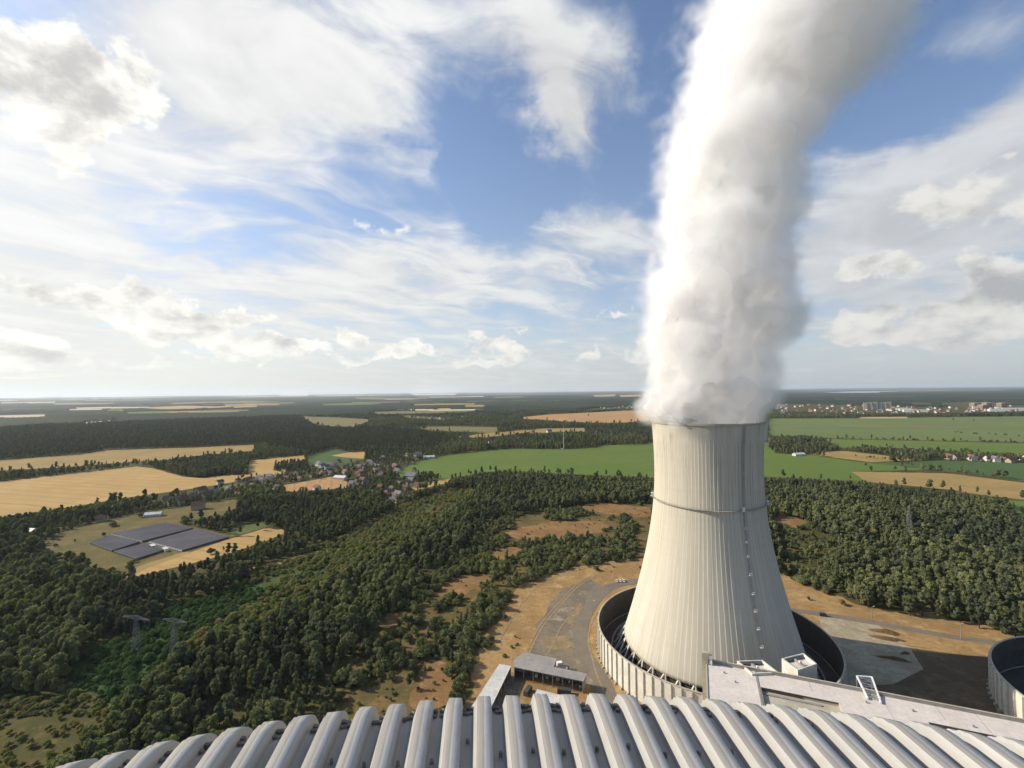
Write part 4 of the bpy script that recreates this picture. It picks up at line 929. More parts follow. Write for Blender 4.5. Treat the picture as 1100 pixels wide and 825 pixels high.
def vehicle(px, py, ang, label, paint, kind='car', group=None):
    p = G(px, py); van = kind == 'van'; L, W, H = (5.2, 2.0, 2.2) if van else (4.4, 1.8, 1.48)
    T = empty('parked_van' if van else 'parked_car', (p[0], p[1], .16), ang, label, kind, group)
    side = [(-L/2, .35), (-L/2, .95), (-L/2+.15, 1.0 if not van else H-.1), (-L/2+.4, H if van else 1.02), (L/2-1.5, H if van else 1.0), (L/2-.75, 1.15 if van else .92), (L/2-.05, .80), (L/2, .4)]
    if not van: side = [(-L/2, .35), (-L/2, .85), (-L/2+.2, .95), (-L/2+.7, 1.0), (L/2-1.3, .98), (L/2-.2, .82), (L/2, .65), (L/2, .35)]
    b = MB(); n = len(side); b.add([(x, -W/2, z) for x, z in side]+[(x, W/2, z) for x, z in side], [tuple(range(n)), tuple(range(2*n-1, n-1, -1))]+[(i, n+i, n+(i+1) % n, (i+1) % n) for i in range(n)])
    b.build('body', paint, T); g = MB()
    if van: g.add([(L/2-1.52, -W/2+.1, H-.05), (L/2-1.52, W/2-.1, H-.05), (L/2-.7, W/2-.1, 1.22), (L/2-.7, -W/2+.1, 1.22)], [(0, 3, 2, 1)])
    else:
        c = [(-L/2+.75, 1.0), (-L/2+1.25, H), (L/2-1.9, H), (L/2-1.25, .985)]; k = .14
        g.add([(x, -W/2+.06+(k if z > 1.2 else 0), z) for x, z in c]+[(x, W/2-.06-(k if z > 1.2 else 0), z) for x, z in c], [(0, 1, 2, 3), (7, 6, 5, 4), (0, 4, 5, 1), (1, 5, 6, 2), (2, 6, 7, 3)])
    g.build('window', M['glass'], T)
    if not van: r = MB(); r.box(-L/2+1.3, -W/2+.22, H+.003, L/2-1.95, W/2-.22, H+.03); r.build('roof', paint, T)
    for sx in (-1, 1):
        for sy in (-1, 1):
            w = MB(); k = 12; vs = []
            for y in (-.1, .1): vs += [(.33*math.cos(i/k*2*math.pi), y, .33*math.sin(i/k*2*math.pi)) for i in range(k)]
            w.add(vs, [tuple(range(k)), tuple(range(2*k-1, k-1, -1))]+[(i, k+i, k+(i+1) % k, (i+1) % k) for i in range(k)]); o = w.build('wheel', M['tyre'], T); o.location = (sx*(L/2-.85), sy*(W/2-.05), .33)
for px, lab in ((662.6, 'white parked car, first of three at the bend of the road above the round wall'), (666.3, 'white parked car between two others at the bend of the road above the round wall'), (670.2, 'white parked car at the tower side of three by the bend in the road')):
    vehicle(px, 624.8, R(80), lab, M['white'], 'car', 'white cars at the road bend')
vehicle(884.5, 662, R(-15), 'dark van parked on the corner of the pale concrete slab beside the road', M['blackbox'], 'van')

def lamp(px, py, label):
    p = G(px, py); T = empty('lamp_post', (p[0], p[1], 0), 0, label, 'lamp post', 'lamp posts of the plant roads')
    mb = MB(); mb.bar((0, 0, 0), (0, 0, 9.5), .30, .2); mb.build('pole', M['steel'], T)
    mb = MB(); mb.bar((0, 0, 9.5), (1.3, .2, 9.9), .16); a = mb.build('arm', M['steel'], T); mb = MB(); mb.box(1.1, 0, 9.75, 2.0, .4, 10.0); mb.build('lamp_head', M['white'], T)
lamp(1032.3, 686.5, 'lamp post on the dry grass between the perimeter road and the shaded yard')
lamp(886.6, 703, 'lamp post at the shaded edge of the pale concrete slab')
lamp(937, 667, 'lamp post on the verge of the perimeter road by the wood')
lamp(636, 660, 'lamp post at the gravel side of the curved plant road')
def soil_heap(px, py, rx, ry, h, label, ang=0., m=None):
    p = G(px, py); n = 26; k = 6; V = []; F = []; r_ = random.Random(int(px)); ph = [r_.random()*6 for _ in range(4)]
    for j in range(k+1):
        u = j/k; q = 1-u
        for i in range(n):
            a = i/n*2*math.pi; w = 1+.16*math.sin(3*a+ph[0])+.10*math.sin(5*a+ph[1])+.05*(r_.random()-.5)
            V.append((rx*q*w*math.cos(a), ry*q*w*math.sin(a), h*(1-q**1.6)*(1+.25*math.sin(2*a+ph[2])*q)+(r_.random()-.5)*.25*(j > 0)))
    for j in range(k): F += [(j*n+i, j*n+(i+1) % n, (j+1)*n+(i+1) % n, (j+1)*n+i) for i in range(n)]
    o = link('soil_heap', np_mesh('soil_heap', V, F), m or M['soil'], None, (p[0], p[1], .13)); o.rotation_euler = (0, 0, ang); tag(o, label, 'soil heap')
M['soil'] = sand_mat('heaped_soil', (.17, .10, .048), (.11, .068, .034), (.22, .14, .07), (.07, .05, .025), .2)
soil_heap(951, 679, 8.5, 3.2, 1.6, 'brown soil heap on the far side of the sunlit concrete slab', R(-20))
soil_heap(953.5, 686.5, 9.5, 2.3, 1.4, 'long dark soil heap at the lit edge of the concrete slab', R(-20))
soil_heap(961, 708, 8, 2.2, 1.3, 'soil heap lying in the shadow of the cooling tower on the slab', R(-22))
soil_heap(972, 702, 3, 1.6, 1.0, 'small soil heap in shadow by the corner of the slab', R(10))
# ================================================================ PYLONS, MAST, SOLAR FIELD
def lattice(mb, a0, a1, z0, z1, n, w=.16, cx=0, cy=0):
    """four legged lattice, half width a0 at z0 tapering to a1 at z1"""
    for k in range(n):
        u, v = k/n, (k+1)/n; p, q = a0+(a1-a0)*u, a0+(a1-a0)*v; zA, zB = z0+(z1-z0)*u, z0+(z1-z0)*v; c = ((-1, -1), (1, -1), (1, 1), (-1, 1))
        for i in range(4):
            A, B = c[i], c[(i+1) % 4]
            mb.bar((cx+A[0]*p, cy+A[1]*p, zA), (cx+A[0]*q, cy+A[1]*q, zB), w*1.3)
            mb.bar((cx+A[0]*p, cy+A[1]*p, zA), (cx+B[0]*q, cy+B[1]*q, zB), w*.75); mb.bar((cx+B[0]*p, cy+B[1]*p, zA), (cx+A[0]*q, cy+A[1]*q, zB), w*.75)
            mb.bar((cx+A[0]*q, cy+A[1]*q, zB), (cx+B[0]*q, cy+B[1]*q, zB), w*.75)
M['pylon'] = plain('pylon_paint', (.18, .19, .18), (.145, .155, .145), .5, .6)
def pylon(p, rz, arms, H, label, base=2.2):
    T = empty('electricity_pylon', (p[0], p[1], 0), rz, label, 'pylon')
    mb = MB(); lattice(mb, base, .55, 0, H, 9, .10); mb.build('tower', M['pylon'], T)
    for z, half in arms:
        mb = MB()
        for s in (-1, 1):
            for y in (-.6, .6):
                mb.bar((s*.6, y, z), (s*half, y*.15, z+.1), .17); mb.bar((s*.6, y, z+1.7), (s*half, y*.15, z+.3), .15)
                for k in range(1, 5):
                    u, w = k/5, (k+.5)/5; mb.bar((s*(.6+(half-.6)*u), y*(1-.85*u), z+1.7-1.5*u), (s*(.6+(half-.6)*w), y*(1-.85*w), z+.05), .09)
            for h in (half-.2, half*.62):
                mb.bar((s*h, 0, z), (s*h, 0, z-1.8), .18)
        mb.build('crossarm', M['pylon'], T)
    return T
pylon(G(146, 702), R(-15), [(21.6, 11)], 23.4, 'lattice pylon with one wide crossarm standing at the dark edge of the green corridor')
pylon(G(187.5, 703), R(-15), [(20.4, 9.5)], 22.0, 'smaller lattice pylon with one crossarm in the middle of the green corridor')
pylon(G(977, 582), R(25), [(22.5, 5.0), (27.5, 4.0)], 33.0, 'slim lattice pylon with two crossarms rising out of the wood beyond the plant')
def mast():
    p = G(605.5, 482.6); T = empty('radio_mast', (p[0], p[1], 0), 0, 'thin white mast standing at the edge of the bright green field', 'mast')
    mb = MB(); mb.bar((0, 0, 0), (0, 0, 66), 1.7, .9); mb.build('pole', M['white'], T)
    mb = MB(); mb.box(-8, -3, 0, -1.5, 2, 3.0); mb.build('hut', M['white'], T)
mast()
def panel_mat():
    m, t, out = new_mat('solar_glass'); P = t.new('ShaderNodeTexCoord').outputs['Object']
    x, y, z = t.xyz(P)
    a = t.ss(t.m('ABSOLUTE', t.m('SUBTRACT', t.m('FRACT', t.m('DIVIDE', x, 2.4)), .5)), .44, .5, 0, .6)
    col = t.mix(t.ss(t.noise(P, .05, 3), .35, .65), (.21, .183, .17), (.175, .152, .142)); col = t.mix(a, col, (.28, .26, .25))
    finish(t, out, col, .6, spec=.25); return m
M['panel'] = panel_mat()
def solar_block(q, label):
    """field of closely set tilted rows inside four ground corners (photo pixels, in order round the block)"""
    P = [Vector(G(*c, 1.0)) for c in q]; o = sum(P, Vector((0, 0)))/4; P = [p-o for p in P]
    T = empty('solar_array', (o.x, o.y, 0), 0, label, 'solar array', )
    n = max(4, int(((P[3]-P[0]).length)/4.2)); mb = MB(); fr = MB(); en = MB()
    for k in range(n):
        u0, u1 = (k+.03)/n, (k+.5)/n; u2 = (k+.97)/n
        a0, b0 = P[0].lerp(P[3], u0), P[1].lerp(P[2], u0); a1, b1 = P[0].lerp(P[3], u1), P[1].lerp(P[2], u1); a2, b2 = P[0].lerp(P[3], u2), P[1].lerp(P[2], u2)
        mb.add([(*a0, 2.0), (*b0, 2.0), (*b1, 2.75), (*a1, 2.75)], [(0, 1, 2, 3)]); mb.add([(*a1, 2.75), (*b1, 2.75), (*b2, 2.0), (*a2, 2.0)], [(0, 1, 2, 3)])
        for e0, e1, e2 in ((a0, a1, a2), (b0, b1, b2)):
            fr.bar((*e0, 2.0), (*e1, 2.72), .22); fr.bar((*e1, 2.72), (*e2, 2.0), .22); fr.bar((*e1, 0), (*e1, 2.7), .2)
            en.add([(*e0, .6), (*e2, .6), (*e2, 1.98), (*e1, 2.7), (*e0, 1.98)], [(0, 1, 2, 3, 4)])
    mb.build('panel_field', M['panel'], T); fr.build('frame', M['steel'], T); en.build('gable_end', M['white'], T)
    sk = MB(); r = [p*.995 for p in P]
    for i in range(4):
        j = (i+1) % 4; d = (r[j]-r[i]).normalized(); nv = Vector((-d.y, d.x))*.1; sk.prism([(r[i]+nv)[:], (r[j]+nv)[:], (r[j]-nv)[:], (r[i]-nv)[:]], 0, 1.85)
    sk.build('side_screen', M['darkmetal'], T)
solar_block([(119.5, 574.3), (176.5, 562.5), (207.5, 567.8), (152.5, 582)], 'large solar array at the back of the four purple grey blocks')
solar_block([(160, 582.6), (209.5, 569), (245.5, 577.5), (195.5, 592)], 'large solar array nearest the mown straw coloured strip')
solar_block([(96.5, 583.5), (118, 575.5), (150, 582.6), (120.5, 592.3)], 'smaller solar array at the far end from the mown strip, with a stepped corner')
solar_block([(122, 593), (156, 584.6), (176, 591.5), (146.5, 601)], 'smaller solar array at the front of the four blocks beside the dirt track')
for px, py, l in ((164, 588.4, 'white inverter cabin in the lane between the solar arrays'), (177.5, 591.8, 'white inverter cabin at the track end of the lane between the solar arrays')):
    p = G(px, py); T = empty('inverter_cabin', (p[0], p[1], 0), R(-35), l, 'cabin'); mb = MB(); mb.box(-4, -1.6, 0, 4, 1.6, 2.8); mb.build('wall', M['white'], T); mb = MB(); mb.box(-4.2, -1.8, 2.8, 4.2, 1.8, 3.05); mb.build('roof', M['whiteroof'], T); mb = MB(); mb.box(-1, -1.66, .1, 0, -1.602, 2.2); mb.build('door', M['darkmetal'], T)

# ================================================================ HOUSES
M['render_white'] = plain('white_render', (.62, .59, .53), (.50, .47, .42), .2, .85)
M['render_cream'] = plain('cream_render', (.38, .32, .235), (.31, .26, .19), .2, .85)
M['tile_red'] = plain('red_tiles', (.21, .095, .058), (.16, .075, .048), .4, .85)
M['tile_brown'] = plain('brown_tiles', (.15, .085, .055), (.11, .065, .045), .4, .85)
M['tile_grey'] = plain('grey_slates', (.17, .165, .16), (.12, .118, .115), .4, .8)
def house_proto(L, W, H, RF, mw, mr, chim=True):
    w = MB(); w.box(-L/2, -W/2, 0, L/2, W/2, H); w.add([(-L/2, -W/2, H), (-L/2, W/2, H), (-L/2, 0, H+RF-.1), (L/2, -W/2, H), (L/2, W/2, H), (L/2, 0, H+RF-.1)], [(0, 2, 1), (3, 4, 5), (0, 3, 5, 2), (1, 2, 5, 4)])
    e = .45; k = RF/(W/2); r = MB(); r.add([(-L/2-e, -W/2-e, H-e*k), (L/2+e, -W/2-e, H-e*k), (L/2+e, 0, H+RF), (-L/2-e, 0, H+RF), (-L/2-e, W/2+e, H-e*k), (L/2+e, W/2+e, H-e*k),
            (-L/2-e, -W/2-e, H-e*k-.2), (L/2+e, -W/2-e, H-e*k-.2), (L/2+e, 0, H+RF-.2), (-L/2-e, 0, H+RF-.2), (-L/2-e, W/2+e, H-e*k-.2), (L/2+e, W/2+e, H-e*k-.2)],
            [(0, 1, 2, 3), (3, 2, 5, 4), (7, 6, 9, 8), (8, 9, 10, 11), (0, 6, 7, 1), (4, 5, 11, 10), (1, 7, 8, 2), (2, 8, 11, 5), (3, 9, 6, 0), (4, 10, 9, 3)])
    wi = []
    def win(*q): b_ = MB(); b_.box(*q); g_ = b_.me('window'); g_.materials.append(M['glass']); wi.append(g_)
    for x in np.arange(-L/2+1.2, L/2-1.5, 2.6 if L < 20 else 5.):
        for z in ((1.0,) if H < 4.5 else (1.0, 3.8)): win(x, -W/2-.03, z, x+1.2, -W/2+.03, z+1.3)
    for x in (-L/2-.03, L/2-.03): win(x, -.6, H*.55, x+.06, .6, H*.55+1.3)
    me = [w.me('wall'), r.me('roof'), wi]
    for m_, q in zip(me, (mw, mr)): m_.materials.append(q)
    c = None
    if chim: b = MB(); b.box(L*.15, -.35, H+RF-.6, L*.15+.7, .35, H+RF+1.0); c = b.me('chimney'); c.materials.append(M['tile_brown'])
    return me, c
HP = {}
for key, mw, mr in (('red', 'render_cream', 'tile_red'), ('white_red', 'render_white', 'tile_red'), ('grey', 'render_white', 'tile_grey'), ('brown', 'render_cream', 'tile_brown')):
    HP[key] = [house_proto(L, W, H, RF, M[mw], M[mr]) for L, W, H, RF in ((11, 8.5, 4.2, 4.2), (14, 9, 5.8, 4.4), (9.5, 8, 3.6, 3.8))]
HP['barn'] = [house_proto(26, 11, 4.2, 3.2, M['render_white'], M['whiteroof'], False)]
HP['barn_brown'] = [house_proto(24, 11, 4.6, 4.6, M['render_cream'], M['tile_brown'], False)]
HOUSES = []
def house(px, py, rz, key, k, label, group=None, sc=1., name='house', parts=True, cat='house'):
    p = G(px, py); T = empty(name, (p[0], p[1], .3), rz, label, cat, group); T.scale = (sc, sc, sc)
    me, c = HP[key][k % len(HP[key])]
    w = link('wall', me[0], None, T); r = link('roof', me[1], None, T)
    if parts and group is None:
        for g_ in me[2]: link('window', g_, None, w)
    if c is not None and parts: link('chimney', c, None, r)
    HOUSES.append((p[0], p[1], 11*sc)); return T
DESC = {'red': 'cream house with red roof', 'white_red': 'white house with red roof', 'grey': 'white house with grey roof', 'brown': 'cream house with brown roof'}
VILLAGE = [(228, 522), (262, 514), (300, 505), (345, 498), (398, 494), (440, 489), (474, 491), (466, 500), (432, 510), (415, 514), (440, 519), (456, 524), (446, 534), (428, 541), (404, 534), (380, 530), (350, 531), (306, 532), (262, 534), (236, 532)]
VFIELD = OPEN[5][2]
def scatter_px(poly, n, mind, avoid=()):
    xs = [p[0] for p in poly]; ys = [p[1] for p in poly]; out = []; pts = []; tries = 0
    while len(out) < n and tries < 20000:
        tries += 1; x, y = rnd.uniform(min(xs), max(xs)), rnd.uniform(min(ys), max(ys))
        if not inpoly(np.array([x]), np.array([y]), poly)[0] or any(inpoly(np.array([x]), np.array([y]), a)[0] for a in avoid): continue
        g = G(x, y)
        if any((g[0]-q[0])**2+(g[1]-q[1])**2 < mind*mind for q in pts): continue
        pts.append(g); out.append((x, y))
    return out
SIDE = {k: 'in the village beside the green field' for k in DESC}
vh = [(404, 500, 'grey', 1), (397, 497.5, 'grey', 0), (403, 507, 'grey', 1), (392, 501, 'grey', 0), (427, 505, 'brown', 1), (418, 503, 'grey', 1), (392, 521, 'grey', 1), (416, 529, 'grey', 0), (428, 534, 'grey', 1), (412, 536, 'brown', 1), (422, 538, 'grey', 0), (384, 517, 'red', 1), (371, 509, 'red', 1), (354, 508, 'white_red', 1), (336, 511, 'white_red', 0), (363, 505, 'red', 0), (388, 511, 'red', 1), (392, 515, 'brown', 1)]
for i, (x, y) in enumerate(scatter_px(VILLAGE, 74, 17, [VFIELD])): vh.append((x, y, ('red', 'white_red', 'grey', 'brown', 'grey', 'red')[i % 6], i))
for x, y, k, i in vh: house(x, y, R(rnd.choice((-20, 65, -15, 70, -40)))+rnd.uniform(-.1, .1), k, i, DESC[k]+' among trees '+SIDE[k], DESC[k].split(' with ')[1]+' houses of the village', rnd.uniform(.72, 1.0))
house(442, 515.5, R(-25), 'grey', 1, 'big white house with grey roof at the tip of the small dark wood', None, 1.45)
house(449.5, 490.5, R(10), 'grey', 0, 'tall white gabled house at the far end of the village', None, 1.5)
house(366, 515, R(-22), 'barn', 0, 'long white roofed barn at the corner of the orange village field', None, 1.0, 'barn', True, 'barn')
house(461, 492.5, R(12), 'barn', 0, 'long pale barn at the edge of the green field above the village', None, 1.0, 'barn', True, 'barn')
house(130, 546.5, R(10), 'barn', 0, 'bright white shed among the dark trees beside the big straw field', None, .8, 'barn', True, 'barn')
house(165, 554.5, R(15), 'barn', 0, 'long low pale barn in the dry meadow behind the solar arrays', None, .75, 'barn', True, 'barn')
house(22, 558, R(20), 'barn', 0, 'pale roofed barn at the end of the straw field near the photo edge', None, 1.0, 'barn', True, 'barn')
house(28, 574, R(-10), 'barn', 0, 'white roofed barn half hidden in trees below the end of the straw field', None, 1.0, 'barn', True, 'barn')
for i, (x, y) in enumerate(((188, 540), (196, 542), (180, 538), (206, 537), (213, 547), (221, 534), (230, 531), (216, 530), (110, 560))):
    k = ('grey', 'red', 'brown')[i % 3]; house(x, y, R(20+50*(i % 2)), k, i, DESC[k]+' in the hamlet between the solar arrays and the village', DESC[k].split(' with ')[1]+' houses of the hamlet', 1.1)
rh = [(1044, 494.5, 'white_red', 1), (1052, 494.8, 'white_red', 0), (1062, 495.3, 'white_red', 1), (1069, 496, 'grey', 1), (1078, 496, 'white_red', 0), (1096, 494, 'white_red', 1), (1103, 495, 'white_red', 1), (1020, 493.5, 'red', 1), (1027, 494, 'red', 1), (1000, 491, 'grey', 1), (982, 487.5, 'grey', 0), (976, 487, 'brown', 1), (968, 488, 'grey', 0), (1115, 496, 'red', 0), (1085, 497, 'red', 0)]
for x, y, k, i in rh: house(x, y, R(rnd.choice((15, 75)))+rnd.uniform(-.1, .1), k, i, DESC[k]+' in the row of houses beyond the ripe field', DESC[k].split(' with ')[1]+' houses beyond the ripe field', 1.2)
house(858, 489.6, R(10), 'barn', 0, 'white barn alone below the wood at the edge of the green field beside the tower', None, 1.0, 'barn', True, 'barn')
for i, (x, y) in enumerate(((500, 470.5), (519, 476), (528, 478), (537, 479), (556, 471.5), (557, 473), (640, 466), (641, 466.5), (590, 465), (508, 478), (492, 479))):
    k = ('brown', 'red', 'grey')[i % 3]; house(x, y, R(20+60*(i % 2)), k, 1, DESC[k]+' in the wood behind the bright green field', DESC[k].split(' with ')[1]+' houses in the wood', 1.3)
TOWN = [(832, 434.5), (925, 436), (1010, 437.5), (1100, 436), (1100, 443.5), (1010, 446), (925, 446.5), (832, 447)]
TOWN2 = [(612, 441.5), (640, 438.5), (695, 435), (704, 439), (660, 440.8), (630, 442.5)]
TOWN3 = [(455, 447.5), (508, 447), (520, 451), (480, 452), (460, 450.8)]
for poly, n, md, where in ((TOWN, 115, 62, 'in the distant town beyond the pale green field'), (TOWN2, 24, 50, 'in the settlement above the orange field'), (TOWN3, 10, 30, 'in the hamlet by the country road')):
    for i, (x, y) in enumerate(scatter_px(poly, n, md)):
        k = ('red', 'grey', 'white_red', 'brown', 'grey')[i % 5]; house(x, y, rnd.uniform(0, 3), k, 1, DESC[k]+' '+where, DESC[k].split(' with ')[1]+' houses '+where, rnd.uniform(1.2, 1.8) if poly is TOWN else 1.1, parts=False)
m_, t_, o_ = new_mat('pale_block'); x_, y_, z_ = t_.xyz(t_.new('ShaderNodeTexCoord').outputs['Object'])       # storeys: bands of windows between pale parapets
w_ = t_.m('MULTIPLY', t_.ss(t_.m('FRACT', t_.m('DIVIDE', z_, 2.9)), .42, .5), t_.ss(t_.m('FRACT', t_.m('DIVIDE', t_.m('ADD', x_, y_), 3.6)), .2, .25))
finish(t_, o_, t_.mix(w_, (.46, .42, .36), (.09, .09, .10)), .7); M['slabwhite'] = m_; M['works'] = plain('works_brick', (.30, .19, .14), (.25, .16, .12), .05, .85)
def block(px, py, L, W, H, rz, label, group, m='slabwhite', floors=True, name='apartment_block', cat='apartment block'):
    p = G(px, py); T = empty(name, (p[0], p[1], .3), rz, label, cat, group); b = MB(); b.box(-L/2, -W/2, 0, L/2, W/2, H); b.build('wall', M[m], T)
    r = MB(); r.box(-L/2-.4, -W/2-.4, H, L/2+.4, W/2+.4, H+.9); r.build('roof', M['tile_grey' if floors else 'whiteroof'], T)
    HOUSES.append((p[0], p[1], max(L, W)*.7))
for i, (x, w) in enumerate(((929.5, 22), (934.5, 26), (940.5, 22), (945, 20), (949.5, 24), (955, 24))):
    block(x, 440.4, w, 16, 52+3*(i % 3), R(-30), 'pale high rise block in the row standing above the distant town', 'high rise blocks of the town')
for i, (px, py, L) in enumerate(((975, 441.4, 90), (983, 442.6, 120), (968, 440.5, 60), (1088, 440.5, 160), (1096, 441.5, 180), (1052, 439, 80), (1070, 442, 70))):
    block(px, py, L, 40, 14, R(-28), 'long white flat roofed works hall in the distant town', 'white works halls of the town', 'render_white', False, 'works_hall', 'works hall')
for i, (px, py) in enumerate(((1047, 438), (1060, 437.6), (1076, 438), (1056, 440.5))):
    block(px, py, 70, 30, 34, R(20), 'reddish tall works building at the right hand end of the distant town', 'reddish works buildings of the town', 'works', False, 'works_building', 'works building')
# ================================================================ TREES
def leaf_mat(name, stops, var=.9):
    m, t, out = new_mat(name); oi = t.new('ShaderNodeObjectInfo')
    hue = t.new('ShaderNodeAttribute', attribute_type='INSTANCER', attribute_name='hue').outputs['Fac']
    tint = t.new('ShaderNodeAttribute', attribute_name='tint').outputs['Fac']
    f = t.m('ADD', hue, t.m('MULTIPLY', t.m('SUBTRACT', oi.outputs['Random'], .5), .38), clamp=True)
    col = t.ramp(f, stops)
    col = t.mix(t.m('GREATER_THAN', hue, 1.05), col, t.mix(oi.outputs['Random'], (.064, .118, .046), (.092, .145, .058)))       # the young growth under the power line
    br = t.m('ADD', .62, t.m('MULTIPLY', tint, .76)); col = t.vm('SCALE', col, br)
    df = t.new('ShaderNodeBsdfDiffuse'); t.put(df.inputs[0], col); tr = t.new('ShaderNodeBsdfTranslucent'); t.put(tr.inputs[0], t.vm('MULTIPLY', col, (1.1, 1.15, .6)))
    mx = t.new('ShaderNodeMixShader'); mx.inputs[0].default_value = .35; t.l.new(df.outputs[0], mx.inputs[1]); t.l.new(tr.outputs[0], mx.inputs[2]); t.l.new(mx.outputs[0], out.inputs[0]); return m
# hue 0 dark blue pine .. .5 broadleaf .. 1 yellow green scrub
LEAF_STOPS = [(0., (.068, .080, .052)), (.25, (.112, .125, .065)), (.5, (.165, .174, .078)), (.72, (.180, .205, .078)), (.88, (.22, .225, .085)), (1., (.28, .22, .10))]
M['leaf'] = leaf_mat('foliage', LEAF_STOPS)
M['bark'] = plain('bark', (.09, .07, .05), (.06, .048, .036), 2, .95)
def crown(kind, seed):
    """crown of a tree 10 m tall: leaf clumps set on and in a handful of lobes, with gaps between"""
    r = np.random.RandomState(seed); V = []; F = []; tint = []; k = 0; lobes = []
    if kind == 'broad':
        for i in range(9):
            a = r.rand()*6.28; q = r.rand()**.6*2.0; z = 3.2+r.rand()*4.9; q *= 1-.45*abs(z-5)/4; lobes.append((q*math.cos(a), q*math.sin(a), z, 1.2+.9*r.rand()))
        lobes.append((0, 0, 5.2, 2.2)); lobes.append((.3, -.2, 8.0, 1.45))
    elif kind == 'tall':
        for i in range(9):
            a = r.rand()*6.28; z = 2.2+i*.85; q = r.rand()*.9*(1-.5*i/9)+.25; lobes.append((q*math.cos(a), q*math.sin(a), z, 1.45*(1-.05*i)*(.8+.4*r.rand())))
    elif kind == 'pine':
        for i in range(8):
            a = r.rand()*6.28; z = 4.2+i*.75; q = (.35+.9*r.rand())*(1-.7*i/8); lobes.append((q*math.cos(a), q*math.sin(a), z, (1.5-.10*i)*(.75+.4*r.rand())))
    else:   # bush
        for i in range(8):
            a = r.rand()*6.28; q = 1.0+2.6*r.rand(); lobes.append((q*math.cos(a), q*math.sin(a), 1.6+2.6*r.rand(), 1.6+1.2*r.rand()))
        lobes.append((0, 0, 4.5, 2.8))
    for (x, y, z, R_) in lobes:
        lt = r.rand()
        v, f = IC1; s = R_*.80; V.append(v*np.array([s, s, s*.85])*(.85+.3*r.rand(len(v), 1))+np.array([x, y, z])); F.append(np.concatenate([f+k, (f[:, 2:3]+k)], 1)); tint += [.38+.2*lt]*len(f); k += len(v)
        n = int(34*R_) if kind != 'pine' else int(30*R_)
        d = r.randn(n, 3); d[:, 2] = np.abs(d[:, 2])*.9+d[:, 2]*.35; d /= np.linalg.norm(d, axis=1)[:, None]
        c = np.array([x, y, z])+d*np.array([1, 1, .85])*R_*(.78+.36*r.rand(n, 1))
        nn = d+r.randn(n, 3)*.45; nn /= np.linalg.norm(nn, axis=1)[:, None]
        u = np.cross(nn, r.randn(n, 3)); u /= np.linalg.norm(u, axis=1)[:, None]; w = np.cross(nn, u)
        a = (.30+.34*r.rand(n, 1)); b = a*(.6+.5*r.rand(n, 1))
        q = np.stack([c-u*a-w*b*.5, c+u*a*.2-w*b, c+u*a+w*b*.4, c-u*a*.1+w*b], 1).reshape(-1, 3)
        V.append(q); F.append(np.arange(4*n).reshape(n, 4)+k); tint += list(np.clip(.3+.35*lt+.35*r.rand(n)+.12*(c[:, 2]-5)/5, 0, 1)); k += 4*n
    V = np.concatenate(V); Fl = []; loops = []
    me = bpy.data.meshes.new('crown'); polys = []
    for f in F:
        for q in f: polys.append(tuple(q[:3]) if q[2] == q[3] else tuple(q))
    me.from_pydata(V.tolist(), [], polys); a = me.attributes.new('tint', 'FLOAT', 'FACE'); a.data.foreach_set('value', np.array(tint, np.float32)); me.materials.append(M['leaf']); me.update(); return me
def trunk(kind):
    mb = MB(); n = 7; prof = [(0, .26, 0), (.5, .19, 0), (3, .15, .05), (6, .09, .1), (8.2, .04, .1)] if kind != 'bush' else [(0, .3, 0), (1.5, .2, .05), (3.8, .08, .2)]
    vs = [(dx+r*math.cos(i/n*6.283), r*math.sin(i/n*6.283), z) for z, r, dx in prof for i in range(n)]
    mb.add(vs, [(j*n+i, j*n+(i+1) % n, (j+1)*n+(i+1) % n, (j+1)*n+i) for j in range(len(prof)-1) for i in range(n)])
    r_ = random.Random(2)
    for k in range(5):
        a = k*2.4; z = prof[1][0]+1.2+k*(.9 if kind != 'bush' else .2); mb.bar((0, 0, z), (1.7*math.cos(a), 1.7*math.sin(a), z+1.5), .12, .05)
    me = mb.me('trunk'); me.materials.append(M['bark']); return me
KINDS = ['broad', 'broad', 'broad', 'tall', 'tall', 'pine', 'pine', 'bush', 'bush']
CROWNS = [crown(k, 40+i) for i, k in enumerate(KINDS)]
TRUNKS = {k: trunk(k) for k in set(KINDS)}
PROTO = [None]*len(KINDS)

def smooth_noise(x, y, s, seed):
    r = np.random.RandomState(seed); g = r.rand(257, 257); u = (np.asarray(x)/s) % 256; v = (np.asarray(y)/s) % 256
    i, j = u.astype(int), v.astype(int); a, b = u-i, v-j; a = a*a*(3-2*a); b = b*b*(3-2*b)
    return (g[i, j]*(1-a)+g[i+1, j]*a)*(1-b)+(g[i, j+1]*(1-a)+g[i+1, j+1]*a)*b
def fbm(x, y, s, seed): return smooth_noise(x, y, s, seed)*.6+smooth_noise(x, y, s*.43, seed+1)*.27+smooth_noise(x, y, s*.19, seed+2)*.13
NOTREE = [p for n, m, p in OPEN if max(q[1] for q in p) > 441]
PLANT = [(490, 790), (500, 740), (508, 712), (520, 684), (540, 654), (556, 630), (588, 618), (620, 610), (655, 605), (700, 600), (760, 600), (842, 619), (866, 630), (884, 639), (900, 643), (922, 652), (960, 659), (1010, 667), (1060, 679), (1100, 692), (1250, 722), (1500, 800), (1500, 1200), (480, 1200)]
CLEARP = [c[2] for c in CLEAR[2:]]
SCRUB = [(300, 830), (350, 740), (390, 688), (446, 636), (500, 588), (535, 556), (620, 543), (700, 540), (700, 602), (655, 607), (588, 620), (556, 632), (520, 686), (500, 742), (480, 830)]
SCRUB_R = [(826, 560), (870, 560), (905, 590), (890, 640), (866, 632), (842, 619), (835, 580)]
